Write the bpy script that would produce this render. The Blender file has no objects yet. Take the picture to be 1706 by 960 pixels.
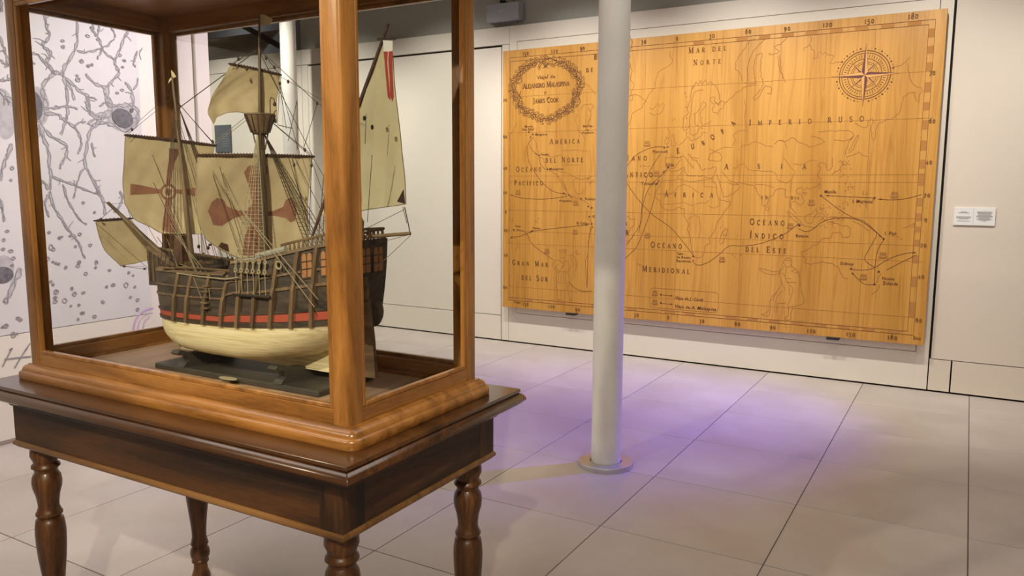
import bpy, math, random
from mathutils import Vector, Matrix
import mathutils.geometry as mgeo
C = bpy.context.scene.collection
SC = bpy.context.scene
rnd = random.Random(7)
R = math.radians

# ---------------------------------------------------------------- camera
CAM_F, YAW, PITCH, ROLL = 1304.1, 0.5263, 0.1295, 0.0035
FW = Vector((-math.sin(YAW)*math.cos(PITCH), math.cos(YAW)*math.cos(PITCH), -math.sin(PITCH)))
_r = Vector((math.cos(YAW), math.sin(YAW), 0)); _u = _r.cross(FW)
RT = math.cos(ROLL)*_r + math.sin(ROLL)*_u
UP = -math.sin(ROLL)*_r + math.cos(ROLL)*_u
EYE = Vector((0, 0, 1.5))
cam = bpy.data.cameras.new('camera'); cam.sensor_width = 36; cam.lens = 36*CAM_F/1706
cam.clip_start = 0.05
co = bpy.data.objects.new('camera', cam); C.objects.link(co)
co.matrix_world = Matrix(((RT.x, UP.x, -FW.x, EYE.x), (RT.y, UP.y, -FW.y, EYE.y), (RT.z, UP.z, -FW.z, EYE.z), (0, 0, 0, 1)))
SC.camera = co

# ---------------------------------------------------------------- exposure, world
SC.view_settings.view_transform = 'Standard'; SC.view_settings.look = 'None'
SC.view_settings.exposure = 0.0; SC.view_settings.gamma = 1.0
w = bpy.data.worlds.new('world'); SC.world = w; w.use_nodes = True
w.node_tree.nodes['Background'].inputs[0].default_value = (1.0, 0.9, 0.8, 1)
w.node_tree.nodes['Background'].inputs[1].default_value = 0.05

# ---------------------------------------------------------------- lights of the room, with added fills
def spot(name, loc, to, power, color, angle, blend=0.6, size=0.06):
    l = bpy.data.lights.new(name, 'SPOT'); l.energy = power; l.color = color
    l.spot_size = R(angle); l.spot_blend = blend; l.shadow_soft_size = size
    o = bpy.data.objects.new(name, l); C.objects.link(o); o.location = loc
    o.rotation_euler = (Vector(to)-Vector(loc)).to_track_quat('-Z', 'Y').to_euler()
    return o
def area(name, loc, to, power, color, sx, sy):
    l = bpy.data.lights.new(name, 'AREA'); l.energy = power; l.color = color
    l.shape = 'RECTANGLE'; l.size = sx; l.size_y = sy
    o = bpy.data.objects.new(name, l); C.objects.link(o); o.location = loc
    o.rotation_euler = (Vector(to)-Vector(loc)).to_track_quat('-Z', 'Y').to_euler()
    return o
WARM = (1.0, 0.96, 0.89); NEUT = (1.0, 0.95, 0.88)
for k, x in enumerate((-9.0, -7.6, -6.0, -4.5, -3.1, -1.7, -0.4, 1.0)):
    spot('wall_spotlight', (x, 4.75, 3.64), (x+0.1, 6.45, 1.15), (150, 240, 220, 195, 225, 225, 185, 90)[k], WARM, 82, 0.9, 0.05)
area('ceiling_light', (-3.2, 1.0, 3.62), (-3.2, 1.0, 0), 40, NEUT, 2.4, 1.6)
area('ceiling_light', (-0.5, 3.0, 3.62), (-0.5, 3.0, 0), 30, NEUT, 2.0, 1.6)
area('ceiling_light', (0.2, -1.4, 3.62), (0.2, -1.4, 0), 45, NEUT, 2.0, 1.6)
spot('mural_spotlight', (-2.9, 3.1, 3.6), (-4.73, 2.5, 0.35), 120, NEUT, 80, 0.8, 0.08)
spot('mural_spotlight', (-3.1, 0.5, 3.6), (-4.73, 1.2, 0.35), 85, NEUT, 80, 0.8, 0.08)
spot('mural_spotlight', (-2.6, 4.6, 3.5), (-4.73, 3.3, 1.7), 430, (0.95, 0.82, 1.0), 50, 0.9, 0.05)
spot('case_light', (0.5, -1.3, 3.3), (-1.7, 1.5, 1.28), 500, (1.0, 0.88, 0.66), 27, 0.6, 0.04)
spot('case_light', (-2.9, -1.5, 3.1), (-1.62, 1.55, 1.50), 330, (1.0, 0.90, 0.68), 26, 0.5, 0.05)  # added front-left fill to brighten the hull and sails
spot('violet_spotlight', (0.6, 6.2, 3.4), (-2.1, 4.75, 0.0), 800, (0.14, 0.06, 1.0), 49, 1.0, 0.04)

l = bpy.data.lights.new('void_fill_light', 'POINT'); l.energy = 9; l.color = NEUT; l.shadow_soft_size = 0.15  # added fill to lift the unlit opening above the far bay
o = bpy.data.objects.new('void_fill_light', l); C.objects.link(o); o.location = (-8.6, 7.15, 3.35)
# ---------------------------------------------------------------- pixel helper: rays of the photograph meet real planes
def ray(x, y):
    return FW + RT*((x-853)/CAM_F) + UP*((480-y)/CAM_F)
def at_y(x, y, Y):
    r = ray(x, y); return EYE + r*((Y-EYE.y)/r.y)
def at_x(x, y, X):
    r = ray(x, y); return EYE + r*((X-EYE.x)/r.x)
TX, TY, TH = -1.8374, 1.5835, 0.0077       # the table's centre and turn
CT, ST = math.cos(TH), math.sin(TH)
def at_v(x, y, v):                          # point in the table's frame at depth v behind its long axis
    r = ray(x, y)
    rl = Vector((r.x*CT+r.y*ST, -r.x*ST+r.y*CT, r.z)); ol = Vector((-TX*CT-TY*ST, TX*ST-TY*CT, 1.5))
    return ol + rl*((v-ol.y)/rl.y)
def at_line(x, y, u0, ang):                 # point in the vertical plane through (u0, 0) turned by ang
    r = ray(x, y)
    rl = Vector((r.x*CT+r.y*ST, -r.x*ST+r.y*CT, r.z)); ol = Vector((-TX*CT-TY*ST, TX*ST-TY*CT, 1.5))
    n = Vector((-math.sin(ang), math.cos(ang), 0)); t = (Vector((u0, 0, 0))-ol).dot(n)/rl.dot(n)
    return ol + rl*t

# ---------------------------------------------------------------- materials
def mat(name, col=(0.5, 0.5, 0.5), rough=0.6, metal=0.0, spec=0.5):
    m = bpy.data.materials.new(name); m.use_nodes = True
    b = m.node_tree.nodes['Principled BSDF']
    b.inputs['Base Color'].default_value = (*col, 1); b.inputs['Roughness'].default_value = rough
    b.inputs['Metallic'].default_value = metal; b.inputs['Specular IOR Level'].default_value = spec
    return m
def srgb(r, g, b):
    f = lambda c: ((c/255+0.055)/1.055)**2.4 if c/255 > 0.04045 else c/255/12.92
    return (f(r), f(g), f(b))
def N(m, t, **kw):
    n = m.node_tree.nodes.new(t)
    for k, v in kw.items():
        if k in n.inputs.keys(): n.inputs[k].default_value = v
        else: setattr(n, k, v)
    return n
def lk(m, a, b): m.node_tree.links.new(a, b)
def ramp(m, fac, stops):
    r = N(m, 'ShaderNodeValToRGB'); e = r.color_ramp.elements
    while len(e) < len(stops): e.new(0.5)
    for i, (p, c) in enumerate(stops): e[i].position = p; e[i].color = (*c, 1)
    lk(m, fac, r.inputs[0]); return r
def bump(m, fac, strength, dist=0.01):
    b = N(m, 'ShaderNodeBump', Strength=strength, Distance=dist); lk(m, fac, b.inputs['Height'])
    lk(m, b.outputs[0], m.node_tree.nodes['Principled BSDF'].inputs['Normal'])
def mapping(m, scale, rot=(0, 0, 0)):
    t = N(m, 'ShaderNodeTexCoord'); mp = N(m, 'ShaderNodeMapping')
    mp.inputs['Scale'].default_value = scale; mp.inputs['Rotation'].default_value = rot
    lk(m, t.outputs['Object'], mp.inputs[0]); return mp
def wood(name, dark, mid, light, axis='X', scale=1.0, rough=0.4, coat=0.0, contrast=1.0, bmp=0.15):
    """grain stretched along one axis: cathedral bands plus fine fibre"""
    m = mat(name, mid, rough)
    s = {'X': (0.9, 9, 9), 'Y': (9, 0.9, 9), 'Z': (9, 9, 0.9)}[axis]
    mp = mapping(m, tuple(q*scale for q in s))
    n1 = N(m, 'ShaderNodeTexNoise', Scale=1.3, Detail=5.0, Roughness=0.55, Distortion=0.9); lk(m, mp.outputs[0], n1.inputs['Vector'])
    mp2 = mapping(m, tuple(q*scale*6 for q in s))
    n2 = N(m, 'ShaderNodeTexNoise', Scale=3.0, Detail=4.0, Roughness=0.7); lk(m, mp2.outputs[0], n2.inputs['Vector'])
    mx = N(m, 'ShaderNodeMath', operation='MULTIPLY_ADD'); mx.inputs[1].default_value = 0.35; lk(m, n2.outputs['Fac'], mx.inputs[0]); lk(m, n1.outputs['Fac'], mx.inputs[2])
    h = 0.18/contrast
    r = ramp(m, mx.outputs[0], [(max(0, 0.67-h), dark), (0.67, mid), (min(1, 0.67+h), light)])
    b = m.node_tree.nodes['Principled BSDF']; lk(m, r.outputs[0], b.inputs['Base Color'])
    if coat: b.inputs['Coat Weight'].default_value = coat; b.inputs['Coat Roughness'].default_value = 0.12
    if bmp: bump(m, n2.outputs['Fac'], bmp, 0.002)
    return m
def mottled(name, c1, c2, scale=4.0, rough=0.7, bmp=0.0, detail=5.0, spec=0.5):
    m = mat(name, c1, rough, 0, spec)
    mp = mapping(m, (1, 1, 1)); n = N(m, 'ShaderNodeTexNoise', Scale=scale, Detail=detail, Roughness=0.6)
    lk(m, mp.outputs[0], n.inputs['Vector'])
    r = ramp(m, n.outputs['Fac'], [(0.3, c1), (0.7, c2)]); lk(m, r.outputs[0], m.node_tree.nodes['Principled BSDF'].inputs['Base Color'])
    if bmp: bump(m, n.outputs['Fac'], bmp, 0.004)
    return m

# ---------------------------------------------------------------- mesh builder
class MB:
    def __init__(s): s.v = []; s.f = []
    def add(s, vs, fs):
        o = len(s.v); s.v += [tuple(p) for p in vs]; s.f += [tuple(i+o for i in f) for f in fs]; return s
    def box(s, x0, x1, y0, y1, z0, z1):
        return s.add([(x0, y0, z0), (x1, y0, z0), (x1, y1, z0), (x0, y1, z0), (x0, y0, z1), (x1, y0, z1), (x1, y1, z1), (x0, y1, z1)],
                     [(0, 3, 2, 1), (4, 5, 6, 7), (0, 1, 5, 4), (1, 2, 6, 5), (2, 3, 7, 6), (3, 0, 4, 7)])
    def bbox(s, x0, x1, y0, y1, z0, z1, b=0.003):      # box with chamfered edges
        vs = []; 
        def ring(z, i): return [(x0+i, y0, z), (x1-i, y0, z), (x1, y0+i, z), (x1, y1-i, z), (x1-i, y1, z), (x0+i, y1, z), (x0, y1-i, z), (x0, y0+i, z)]
        def ring2(z): return [(x0+b, y0+b, z), (x1-b, y0+b, z), (x1-b, y0+b, z), (x1-b, y1-b, z), (x1-b, y1-b, z), (x0+b, y1-b, z), (x0+b, y1-b, z), (x0+b, y0+b, z)]
        L = [ring2(z0), ring(z0+b, b), ring(z1-b, b), ring2(z1)]
        for l in L: vs += l
        fs = []
        for k in range(3):
            for i in range(8):
                j = (i+1) % 8
                fs.append((k*8+i, k*8+j, k*8+8+j, k*8+8+i))
        fs.append(tuple(reversed(range(8)))); fs.append(tuple(range(24, 32)))
        return s.add(vs, fs)
    def obox(s, c, ax, ay, az):                          # oriented box: centre and three half axes
        c = Vector(c); ax = Vector(ax); ay = Vector(ay); az = Vector(az)
        vs = [c+a*ax+b*ay+d*az for d in (-1, 1) for a, b in ((-1, -1), (1, -1), (1, 1), (-1, 1))]
        return s.add(vs, [(0, 3, 2, 1), (4, 5, 6, 7), (0, 1, 5, 4), (1, 2, 6, 5), (2, 3, 7, 6), (3, 0, 4, 7)])
    def beam(s, a, b, w, h, up=(0, 0, 1)):
        a = Vector(a); b = Vector(b); d = b-a; L = d.length
        if L < 1e-6: return s
        d.normalize(); sd = d.cross(Vector(up))
        if sd.length < 1e-4: sd = d.cross(Vector((0, 1, 0)))
        sd.normalize(); u = sd.cross(d)
        return s.obox((a+b)/2, d*L/2, sd*w/2, u*h/2)
    def tube(s, pts, r, n=6, cap=True):
        pts = [Vector(p) for p in pts]; m = len(pts)
        rs = r if isinstance(r, (list, tuple)) else [r]*m
        vs = []; ref = None
        for i, p in enumerate(pts):
            d = (pts[min(i+1, m-1)]-pts[max(i-1, 0)])
            d = d.normalized() if d.length > 1e-9 else Vector((0, 0, 1))
            if ref is None: ref = d.orthogonal().normalized()
            ref = (ref-d*ref.dot(d))
            ref = ref.normalized() if ref.length > 1e-6 else d.orthogonal().normalized()
            q = d.cross(ref)
            for k in range(n):
                a = 2*math.pi*k/n; vs.append(p+(ref*math.cos(a)+q*math.sin(a))*rs[i])
        fs = [(i*n+k, i*n+(k+1) % n, (i+1)*n+(k+1) % n, (i+1)*n+k) for i in range(m-1) for k in range(n)]
        if cap: fs += [tuple(reversed(range(n))), tuple(range((m-1)*n, m*n))]
        return s.add(vs, fs)
    def lathe(s, prof, c=(0, 0, 0), n=24, cap=True):
        vs = [(c[0]+r*math.cos(2*math.pi*k/n), c[1]+r*math.sin(2*math.pi*k/n), c[2]+z) for r, z in prof for k in range(n)]
        m = len(prof)
        fs = [(i*n+k, i*n+(k+1) % n, (i+1)*n+(k+1) % n, (i+1)*n+k) for i in range(m-1) for k in range(n)]
        if cap: fs += [tuple(reversed(range(n))), tuple(range((m-1)*n, m*n))]
        return s.add(vs, fs)
    def grid(s, rows, close=False):
        m = len(rows); n = len(rows[0]); vs = [p for r in rows for p in r]
        fs = [(i*n+k, i*n+(k+1) % n, (i+1)*n+(k+1) % n, (i+1)*n+k) for i in range(m-1) for k in range(n if close else n-1)]
        return s.add(vs, fs)
    def loops(s, loops, caps=True):                      # stack of closed loops
        m = len(loops); n = len(loops[0]); vs = [p for l in loops for p in l]
        fs = [(i*n+k, i*n+(k+1) % n, (i+1)*n+(k+1) % n, (i+1)*n+k) for i in range(m-1) for k in range(n)]
        if caps: fs += [tuple(reversed(range(n))), tuple(range((m-1)*n, m*n))]
        return s.add(vs, fs)
    def prism(s, poly, d):                               # planar polygon (3d points) pushed along d, any outline
        n = len(poly); P = [Vector(p) for p in poly]; d = Vector(d)
        tri = mgeo.tessellate_polygon([P])
        vs = P+[p+d for p in P]
        fs = [(a, b, c) for a, b, c in tri]+[(c+n, b+n, a+n) for a, b, c in tri]
        fs += [(i, (i+1) % n, (i+1) % n+n, i+n) for i in range(n)]
        return s.add(vs, fs)
    def ball(s, c, r, n=8, m=6, sq=(1, 1, 1)):
        prof = []
        for i in range(m+1):
            a = -math.pi/2+math.pi*i/m; prof.append((max(1e-5, math.cos(a)*r), math.sin(a)*r))
        vs = [(c[0]+q*math.cos(2*math.pi*k/n)*sq[0], c[1]+q*math.sin(2*math.pi*k/n)*sq[1], c[2]+z*sq[2]) for q, z in prof for k in range(n)]
        fs = [(i*n+k, i*n+(k+1) % n, (i+1)*n+(k+1) % n, (i+1)*n+k) for i in range(m) for k in range(n)]
        return s.add(vs, fs)
    def build(s, name, m, parent=None, off=(0, 0, 0), smooth=False, fix=True):
        me = bpy.data.meshes.new(name)
        me.from_pydata([(p[0]-off[0], p[1]-off[1], p[2]-off[2]) for p in s.v], [], s.f)
        if m: me.materials.append(m)
        if fix:
            import bmesh
            b = bmesh.new(); b.from_mesh(me); bmesh.ops.recalc_face_normals(b, faces=b.faces); b.to_mesh(me); b.free()
        if smooth:
            me.shade_smooth()
            try: me.set_sharp_from_angle(angle=R(40))
            except Exception: pass
        o = bpy.data.objects.new(name, me); C.objects.link(o)
        if parent: o.parent = parent
        return o
def empty(name, loc=(0, 0, 0), rz=0, parent=None):
    o = bpy.data.objects.new(name, None); C.objects.link(o); o.location = loc; o.rotation_euler = (0, 0, rz)
    o.empty_display_size = 0.1
    if parent: o.parent = parent
    return o
def tag(o, label=None, cat=None, group=None, kind=None):
    if label: o['label'] = label
    if cat: o['category'] = cat
    if group: o['group'] = group
    if kind: o['kind'] = kind
    return o
def share(o, name=None, loc=None, parent=None):
    c = o.copy(); C.objects.link(c)
    if loc is not None: c.location = loc
    if parent is not None: c.parent = parent
    return c

# ================================================================ THE ROOM
M = {}
def painted(name, c, rough=0.55):
    return mottled(name, c, tuple(min(1, q*1.03) for q in c), 1.2, rough, 0.0)
M['wall'] = painted('cream_wall_paint', srgb(222, 214, 200))
M['wall_r'] = painted('beige_wall_paint', srgb(216, 204, 188))
M['gap'] = mat('dark_joint', srgb(30, 26, 22), 0.9)
M['grey'] = painted('grey_upper_wall_paint', srgb(182, 182, 172))
M['ceil'] = mat('ceiling_paint', srgb(150, 146, 138), 0.9)
M['white'] = mat('white_plastic', srgb(232, 230, 226), 0.5)
M['dark'] = mat('dark_metal', srgb(34, 32, 36), 0.5)

# floor of large square tiles, each tile its own piece above a dark bed
fb = MB().box(-10, 3.2, -3.2, 6.6, -0.06, -0.006).build('floor', mat('tile_joint', srgb(120, 104, 98), 0.9))
tag(fb, kind='structure')
m = mat('stone_tile', srgb(180, 168, 158), 0.4)
mp = mapping(m, (1, 1, 1)); oi = N(m, 'ShaderNodeObjectInfo')
va = N(m, 'ShaderNodeVectorMath', operation='SCALE'); va.inputs['Scale'].default_value = 37.0
cx = N(m, 'ShaderNodeCombineXYZ'); lk(m, oi.outputs['Random'], cx.inputs[0]); lk(m, oi.outputs['Random'], cx.inputs[1]); lk(m, cx.outputs[0], va.inputs[0])
ad = N(m, 'ShaderNodeVectorMath', operation='ADD'); lk(m, mp.outputs[0], ad.inputs[0]); lk(m, va.outputs[0], ad.inputs[1])
n1 = N(m, 'ShaderNodeTexNoise', Scale=1.6, Detail=7.0, Roughness=0.6); lk(m, ad.outputs[0], n1.inputs['Vector'])
r1 = ramp(m, n1.outputs['Fac'], [(0.3, srgb(176, 164, 156)), (0.7, srgb(198, 188, 180))])
lk(m, r1.outputs[0], m.node_tree.nodes['Principled BSDF'].inputs['Base Color'])
r2 = ramp(m, n1.outputs['Fac'], [(0.3, (0.34,)*3), (0.7, (0.48,)*3)]); lk(m, r2.outputs[0], m.node_tree.nodes['Principled BSDF'].inputs['Roughness'])
M['tile'] = m
TW, TL, g = 0.7085, 0.695, 0.0022
me0 = MB().bbox(g, TW-g, g, TL-g, -0.012, 0.0, 0.0012).build('tile', M['tile'], fb)
first = True
for i in range(-14, 5):
    for j in range(-7, 7):
        x = 0.092+i*TW; y = 1.68+j*TL
        if x < -9.9 or x+TW > 3.2 or y+TL > 6.7: continue
        if j == 6: y2 = 6.45
        o = me0 if first else share(me0, parent=fb)
        o.location = (x, y, 0)
        if y+TL > 6.46: o.scale = (1, (6.455-y)/TL, 1)
        first = False

# back wall: a dark carcass behind, light panels in front with fine joints between
Y0, YP = 6.45, 6.475
wb = MB().box(-10, 3.2, 6.49, 6.6, 0, 2.965).build('wall_back', M['gap']); tag(wb, kind='structure')
def panel(x0, x1, z0, z1, y=Y0, name='wall_panel', mt=None, b=0.001):
    return MB().bbox(x0, x1, y, y+0.035, z0, z1, b).build(name, mt or M['wall'], wb)
G = 0.004
# left bay (door-like panel), post strips, the big bay behind the map, then the proud right wall
panel(-9.9, -6.50, 0.26, 2.80); panel(-9.9, -6.50, 0.012, 0.245)
panel(-9.9, -6.425, 2.806, 2.965); panel(-6.494, -6.425, 0.012, 2.80)
panel(-6.42, -3.785, 2.806, 2.965); panel(-6.42, -6.335, 0.012, 2.80)
panel(-6.33, -3.872, 0.255, 2.786); panel(-6.33, -3.872, 0.012, 0.249)
panel(-3.862, -3.787, 0.012, 2.802)
zb, zt_ = 0.29, 2.82; xl, xr = -3.70, -0.272
panel(-3.783, xl-G/2, 0.012, 2.965); panel(xl+G/2, xr-G/2, zb+G/2, zt_-G/2, Y0)
panel(xl-G/2, xr+G/2, zt_+G/2, 2.965); panel(xl-G/2, xr+G/2, 0.012, zb-G/2)
panel(xr+G/2, -0.186, 0.012, 2.965)
YR = Y0-0.0
panel(-0.170, 3.2, 0.250, 3.2, YR, 'wall_panel', M['wall_r']); panel(-0.178, -0.040, 0.012, 0.244, YR, 'wall_panel', M['wall_r'])
panel(-0.030, 3.2, 0.012, 0.244, YR, 'wall_panel', M['wall_r'])
ug = MB().box(-6.5, 3.2, 6.53, 6.6, 2.965, 3.7).build('upper_wall', M['grey'], wb)
# behind the opening above the far bay: a slatted ceiling falling away into the dark
M['slat'] = mat('slat_paint', srgb(150, 140, 124), 0.8); M['void'] = mat('void_paint', srgb(96, 100, 106), 0.9)
vb = MB().box(-10, -6.5, 7.6, 7.7, 2.9, 3.75).build('upper_backing', M['void'], wb)
sl = MB()
for k in range(22):
    x = -9.9+k*0.09; sl.box(x, x+0.05, 6.6, 7.6, 3.18, 3.21)
sl = MB()
for k in range(16):
    z = 2.99+k*0.022; sl.box(-9.9, -7.25, 6.62+k*0.02, 6.635+k*0.02, z, z+0.014)
sl.build('ceiling_slats', M['slat'], wb)
MB().beam((-7.75, 6.7, 3.45), (-6.9, 6.75, 3.03), 0.07, 0.05).build('duct_pipe', M['gap'], wb)

# left partition carrying the mural, with its end pier
wl = MB().box(-5.05, -4.76, -3.2, 3.74, 0.0, 3.7).build('wall_left', M['wall']); tag(wl, kind='structure')
MB().bbox(-5.07, -4.735, 3.745, 3.86, 0.0, 3.7, 0.004).build('end_pier', M['wall'], wl)
for nm, bx in (('ceiling', (-10, 3.2, -3.2, 7.7, 3.7, 3.8)), ('wall_right', (3.2, 3.3, -3.2, 6.6, 0, 3.7)), ('wall_front', (-10, 3.3, -3.3, -3.2, 0, 3.7)), ('wall_far_left', (-10.1, -10, -3.2, 7.7, 0, 3.7))):
    o = MB().box(*bx).build(nm, M['ceil'] if nm == 'ceiling' else M['wall_r']); tag(o, kind='structure')

# columns
def column(x, y, label, r=0.08):
    t = empty('column', (x, y, 0)); tag(t, label, 'column')
    pr = [(r, 0.012), (r, 3.7)]
    MB().lathe([(r, 0.0), (r, 0.03), (r, 3.7)], n=48).build('shaft', M['colpaint'], t, smooth=True)
    rr = r*1.83
    MB().lathe([(r+0.004, 0.0), (rr, 0.0), (rr, 0.024), (rr-0.003, 0.028), (r+0.006, 0.028), (r+0.004, 0.026)], n=64, cap=False).build('base_ring', M['steel'], t, smooth=True)
    return t
M['colpaint'] = mottled('column_paint', srgb(226, 222, 212), srgb(234, 229, 220), 6, 0.45)
M['steel'] = mat('brushed_steel', srgb(206, 204, 208), 0.5, 1.0)
column(-1.612, 3.795, 'round white column on a steel floor ring in front of the wooden map')
column(-6.12, 5.97, 'distant white column by the back wall, seen through the glass case')

# placards on the right wall
def placard(x0, x1, z0, z1, lines, label):
    t = empty('placard', ((x0+x1)/2, YR, z0)); tag(t, label, 'sign')
    W = (x1-x0)/2
    MB().bbox(-W, W, -0.012, 0, 0, z1-z0, 0.001).build('board', M['white'], t)
    ink = mat('grey_print', srgb(140, 134, 136), 0.8)
    for (zf, wf, th) in lines:
        MB().box(-W*wf, W*wf, -0.0127, -0.0122, (z1-z0)*zf-th/2, (z1-z0)*zf+th/2).build('text_line', ink, t)
p1 = at_y(1590, 347, YR); p2 = at_y(1620.5, 375.5, YR); p3 = at_y(1623, 347, YR); p4 = at_y(1657, 377, YR)
placard(p1.x, p2.x, 1.235, 1.36, [(0.76, 0.3, 0.004), (0.70, 0.55, 0.004), (0.48, 0.74, 0.004), (0.42, 0.74, 0.004), (0.36, 0.5, 0.004), (0.24, 0.66, 0.004)],
        'left of two small white text placards on the wall right of the map')
placard(p3.x, p4.x, 1.235, 1.36, [(0.77-0.057*k, f, 0.004) for k, f in enumerate((0.7, 0.7, 0.6, 0.6, 0.72, 0.75, 0.5, 0.72, 0.55, 0.2))],
        'right of two small white text placards, the one with denser print')
# dark information sign far back behind the ship
M['sign'] = mat('slate_sign', srgb(72, 82, 88), 0.6)
a = at_y(357.5, 209, 6.44); b = at_y(386, 253, 6.44)
t = empty('information_sign', ((a.x+b.x)/2, 6.45, b.z)); tag(t, 'dark slate information sign on the far wall behind the ship', 'sign')
W = (b.x-a.x)/2; H = a.z-b.z
MB().bbox(-W, W, -0.015, 0, 0, H, 0.002).build('board', M['sign'], t)
pr = mat('pale_print', srgb(130, 140, 146), 0.8)
for k in range(6): MB().box(-W*0.1, W*0.75, -0.0162, -0.0152, H*(0.2+0.09*k), H*(0.2+0.09*k)+0.006).build('text_line', pr, t)

# router box with cable on the upper wall
a = at_y(811, 12, 6.42); b = at_y(864, 38, 6.42)
t = empty('wall_unit', ((a.x+b.x)/2, 6.53, 3.0)); tag(t, 'pale grey plastic wall unit with a black cable above the map corner', 'device')
W = (b.x-a.x)/2
rows = []
for i in range(13):
    s_ = -1+2*i/12; yy = -0.13+0.02*s_*s_
    rows.append([(W*s_, yy, 0.0+0.012*(1-s_*s_)*-1+0.02), (W*s_, yy-0.006, 0.09), (W*s_, yy, 0.165), (W*s_, -0.02, 0.165), (W*s_, -0.02, 0.01)])
mb = MB().grid(rows, True); mb.f += [tuple(range(5)), tuple(range(60, 65))]
mb.build('housing', mat('unit_plastic', srgb(176, 182, 186), 0.5), t, smooth=True)
MB().box(-0.1, 0.1, -0.02, 0.0, 0.0, 0.42).build('bracket', M['grey'], t)
MB().box(-0.035, 0.02, -0.1375, -0.134, 0.096, 0.102).build('logo_mark', mat('pale_mark', srgb(205, 208, 210), 0.5), t)  # small greyish logo on the housing, gives no light
MB().tube([(0.02, -0.06, 0.165), (0.0, -0.06, 0.19), (-0.04, -0.05, 0.24), (-0.07, -0.04, 0.33), (-0.07, -0.03, 0.5)], 0.006, 6).tube([(0.02, -0.06, 0.17), (-0.045, -0.07, 0.2)], 0.016, 8).tube([(0.09, -0.05, 0.17), (0.06, -0.04, 0.24), (0.0, -0.03, 0.3), (-0.01, -0.03, 0.5)], 0.004, 6).build('cable', M['dark'], t, smooth=True)

# ================================================================ TABLE AND CASE
ZT = 0.9043
DK, MD, LT = srgb(26, 13, 3), srgb(56, 32, 10), srgb(88, 54, 22)
M['tw_x'] = wood('dark_pine_long', DK, MD, LT, 'X', 1.0, 0.5, 0.0, 1.0)
M['tw_y'] = wood('dark_pine_short', DK, MD, LT, 'Y', 1.0, 0.5, 0.0, 1.0)
M['tw_z'] = wood('dark_pine_turned', srgb(52, 28, 8), srgb(96, 58, 24), srgb(130, 84, 40), 'Z', 1.2, 0.38, 0.15, 1.2)
M['tw_zz'] = wood('dark_pine_upright', DK, MD, LT, 'Z', 1.2, 0.5, 0.0, 1.0)
M['top'] = wood('polished_table_top', srgb(42, 23, 9), srgb(70, 41, 17), srgb(94, 58, 27), 'X', 0.7, 0.26, 0.35, 1.0, 0.05)
CD, CM, CL = srgb(106, 66, 22), srgb(144, 94, 38), srgb(166, 114, 54)
M['cw_x'] = wood('oak_case_long', CD, CM, CL, 'X', 1.3, 0.3, 0.35, 1.0, 0.05)
M['cw_y'] = wood('oak_case_short', CD, CM, CL, 'Y', 1.3, 0.3, 0.35, 1.0, 0.05)
M['cw_z'] = wood('oak_case_upright', CD, CM, CL, 'Z', 1.3, 0.3, 0.35, 1.0, 0.05)
M['bead'] = wood('light_pine_bead', srgb(84, 54, 26), srgb(122, 84, 44), srgb(148, 106, 60), 'X', 1.0, 0.45)
M['ctop'] = wood('case_top_wood', srgb(120, 78, 48), srgb(156, 108, 70), srgb(176, 128, 88), 'X', 0.8, 0.35, 0.2)

tab = empty('display_table', (TX, TY, 0), TH)
tag(tab, 'dark-stained wooden table with turned legs carrying the glass case', 'table')
TA, TB, AA, AB = 0.7266, 0.3798, 0.6638, 0.3278
def rrect(a, b, z, r, n=5, cx=0, cy=0):
    pts = []
    for sx, sy, a0 in ((1, -1, -90), (1, 1, 0), (-1, 1, 90), (-1, -1, 180)):
        for k in range(n):
            t = R(a0+90*k/(n-1)) if n > 1 else R(a0+45)
            pts.append((cx+sx*(a-r)+r*math.cos(t), cy+sy*(b-r)+r*math.sin(t), z))
    return pts
# table top: flat board, then moulded edge under it (profile inset, z)
prof = [(0.0, ZT), (0.001, ZT), (-0.001, ZT-0.003), (-0.001, ZT-0.009), (0.003, ZT-0.012), (-0.004, ZT-0.015), (-0.010, ZT-0.021), (-0.014, ZT-0.029), (-0.014, ZT-0.034), (-0.006, ZT-0.037), (-0.006, ZT-0.041), (0.0, ZT-0.045), (0.006, ZT-0.05)]
L = [rrect(TA-i, TB-i, z, 0.003, 3) for i, z in prof[1:]]
MB().loops(L).build('table_top', M['top'], tab, smooth=True)
prof = [(0.006, ZT-0.048), (0.022, ZT-0.05), (0.034, ZT-0.056), (0.044, ZT-0.066), (0.05, ZT-0.078), (0.062, ZT-0.08)]
MB().loops([rrect(TA-i, TB-i, z, 0.002, 3) for i, z in prof]).build('top_moulding', M['tw_x'], tab, smooth=True)
za, zab = 0.829, 0.712
for nm, bx, mt in (('apron', (-AA, AA, -AB, -AB+0.022, zab, za), 'tw_x'), ('apron', (-AA, AA, AB-0.022, AB, zab, za), 'tw_x'),
                   ('apron', (AA-0.022, AA, -AB+0.023, AB-0.023, zab, za), 'tw_y'), ('apron', (-AA, -AA+0.022, -AB+0.023, AB-0.023, zab, za), 'tw_y')):
    MB().bbox(*bx, 0.001).build(nm, M[mt], tab)
for bx in ((AA-0.07, AA+0.0006, -AB-0.0006, -AB+0.001), (AA-0.001, AA+0.0007, -AB, -AB+0.075), (AA-0.001, AA+0.0006, AB-0.075, AB)):
    MB().box(*bx, zab, za).build('corner_veneer', M['tw_zz'], tab)
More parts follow.
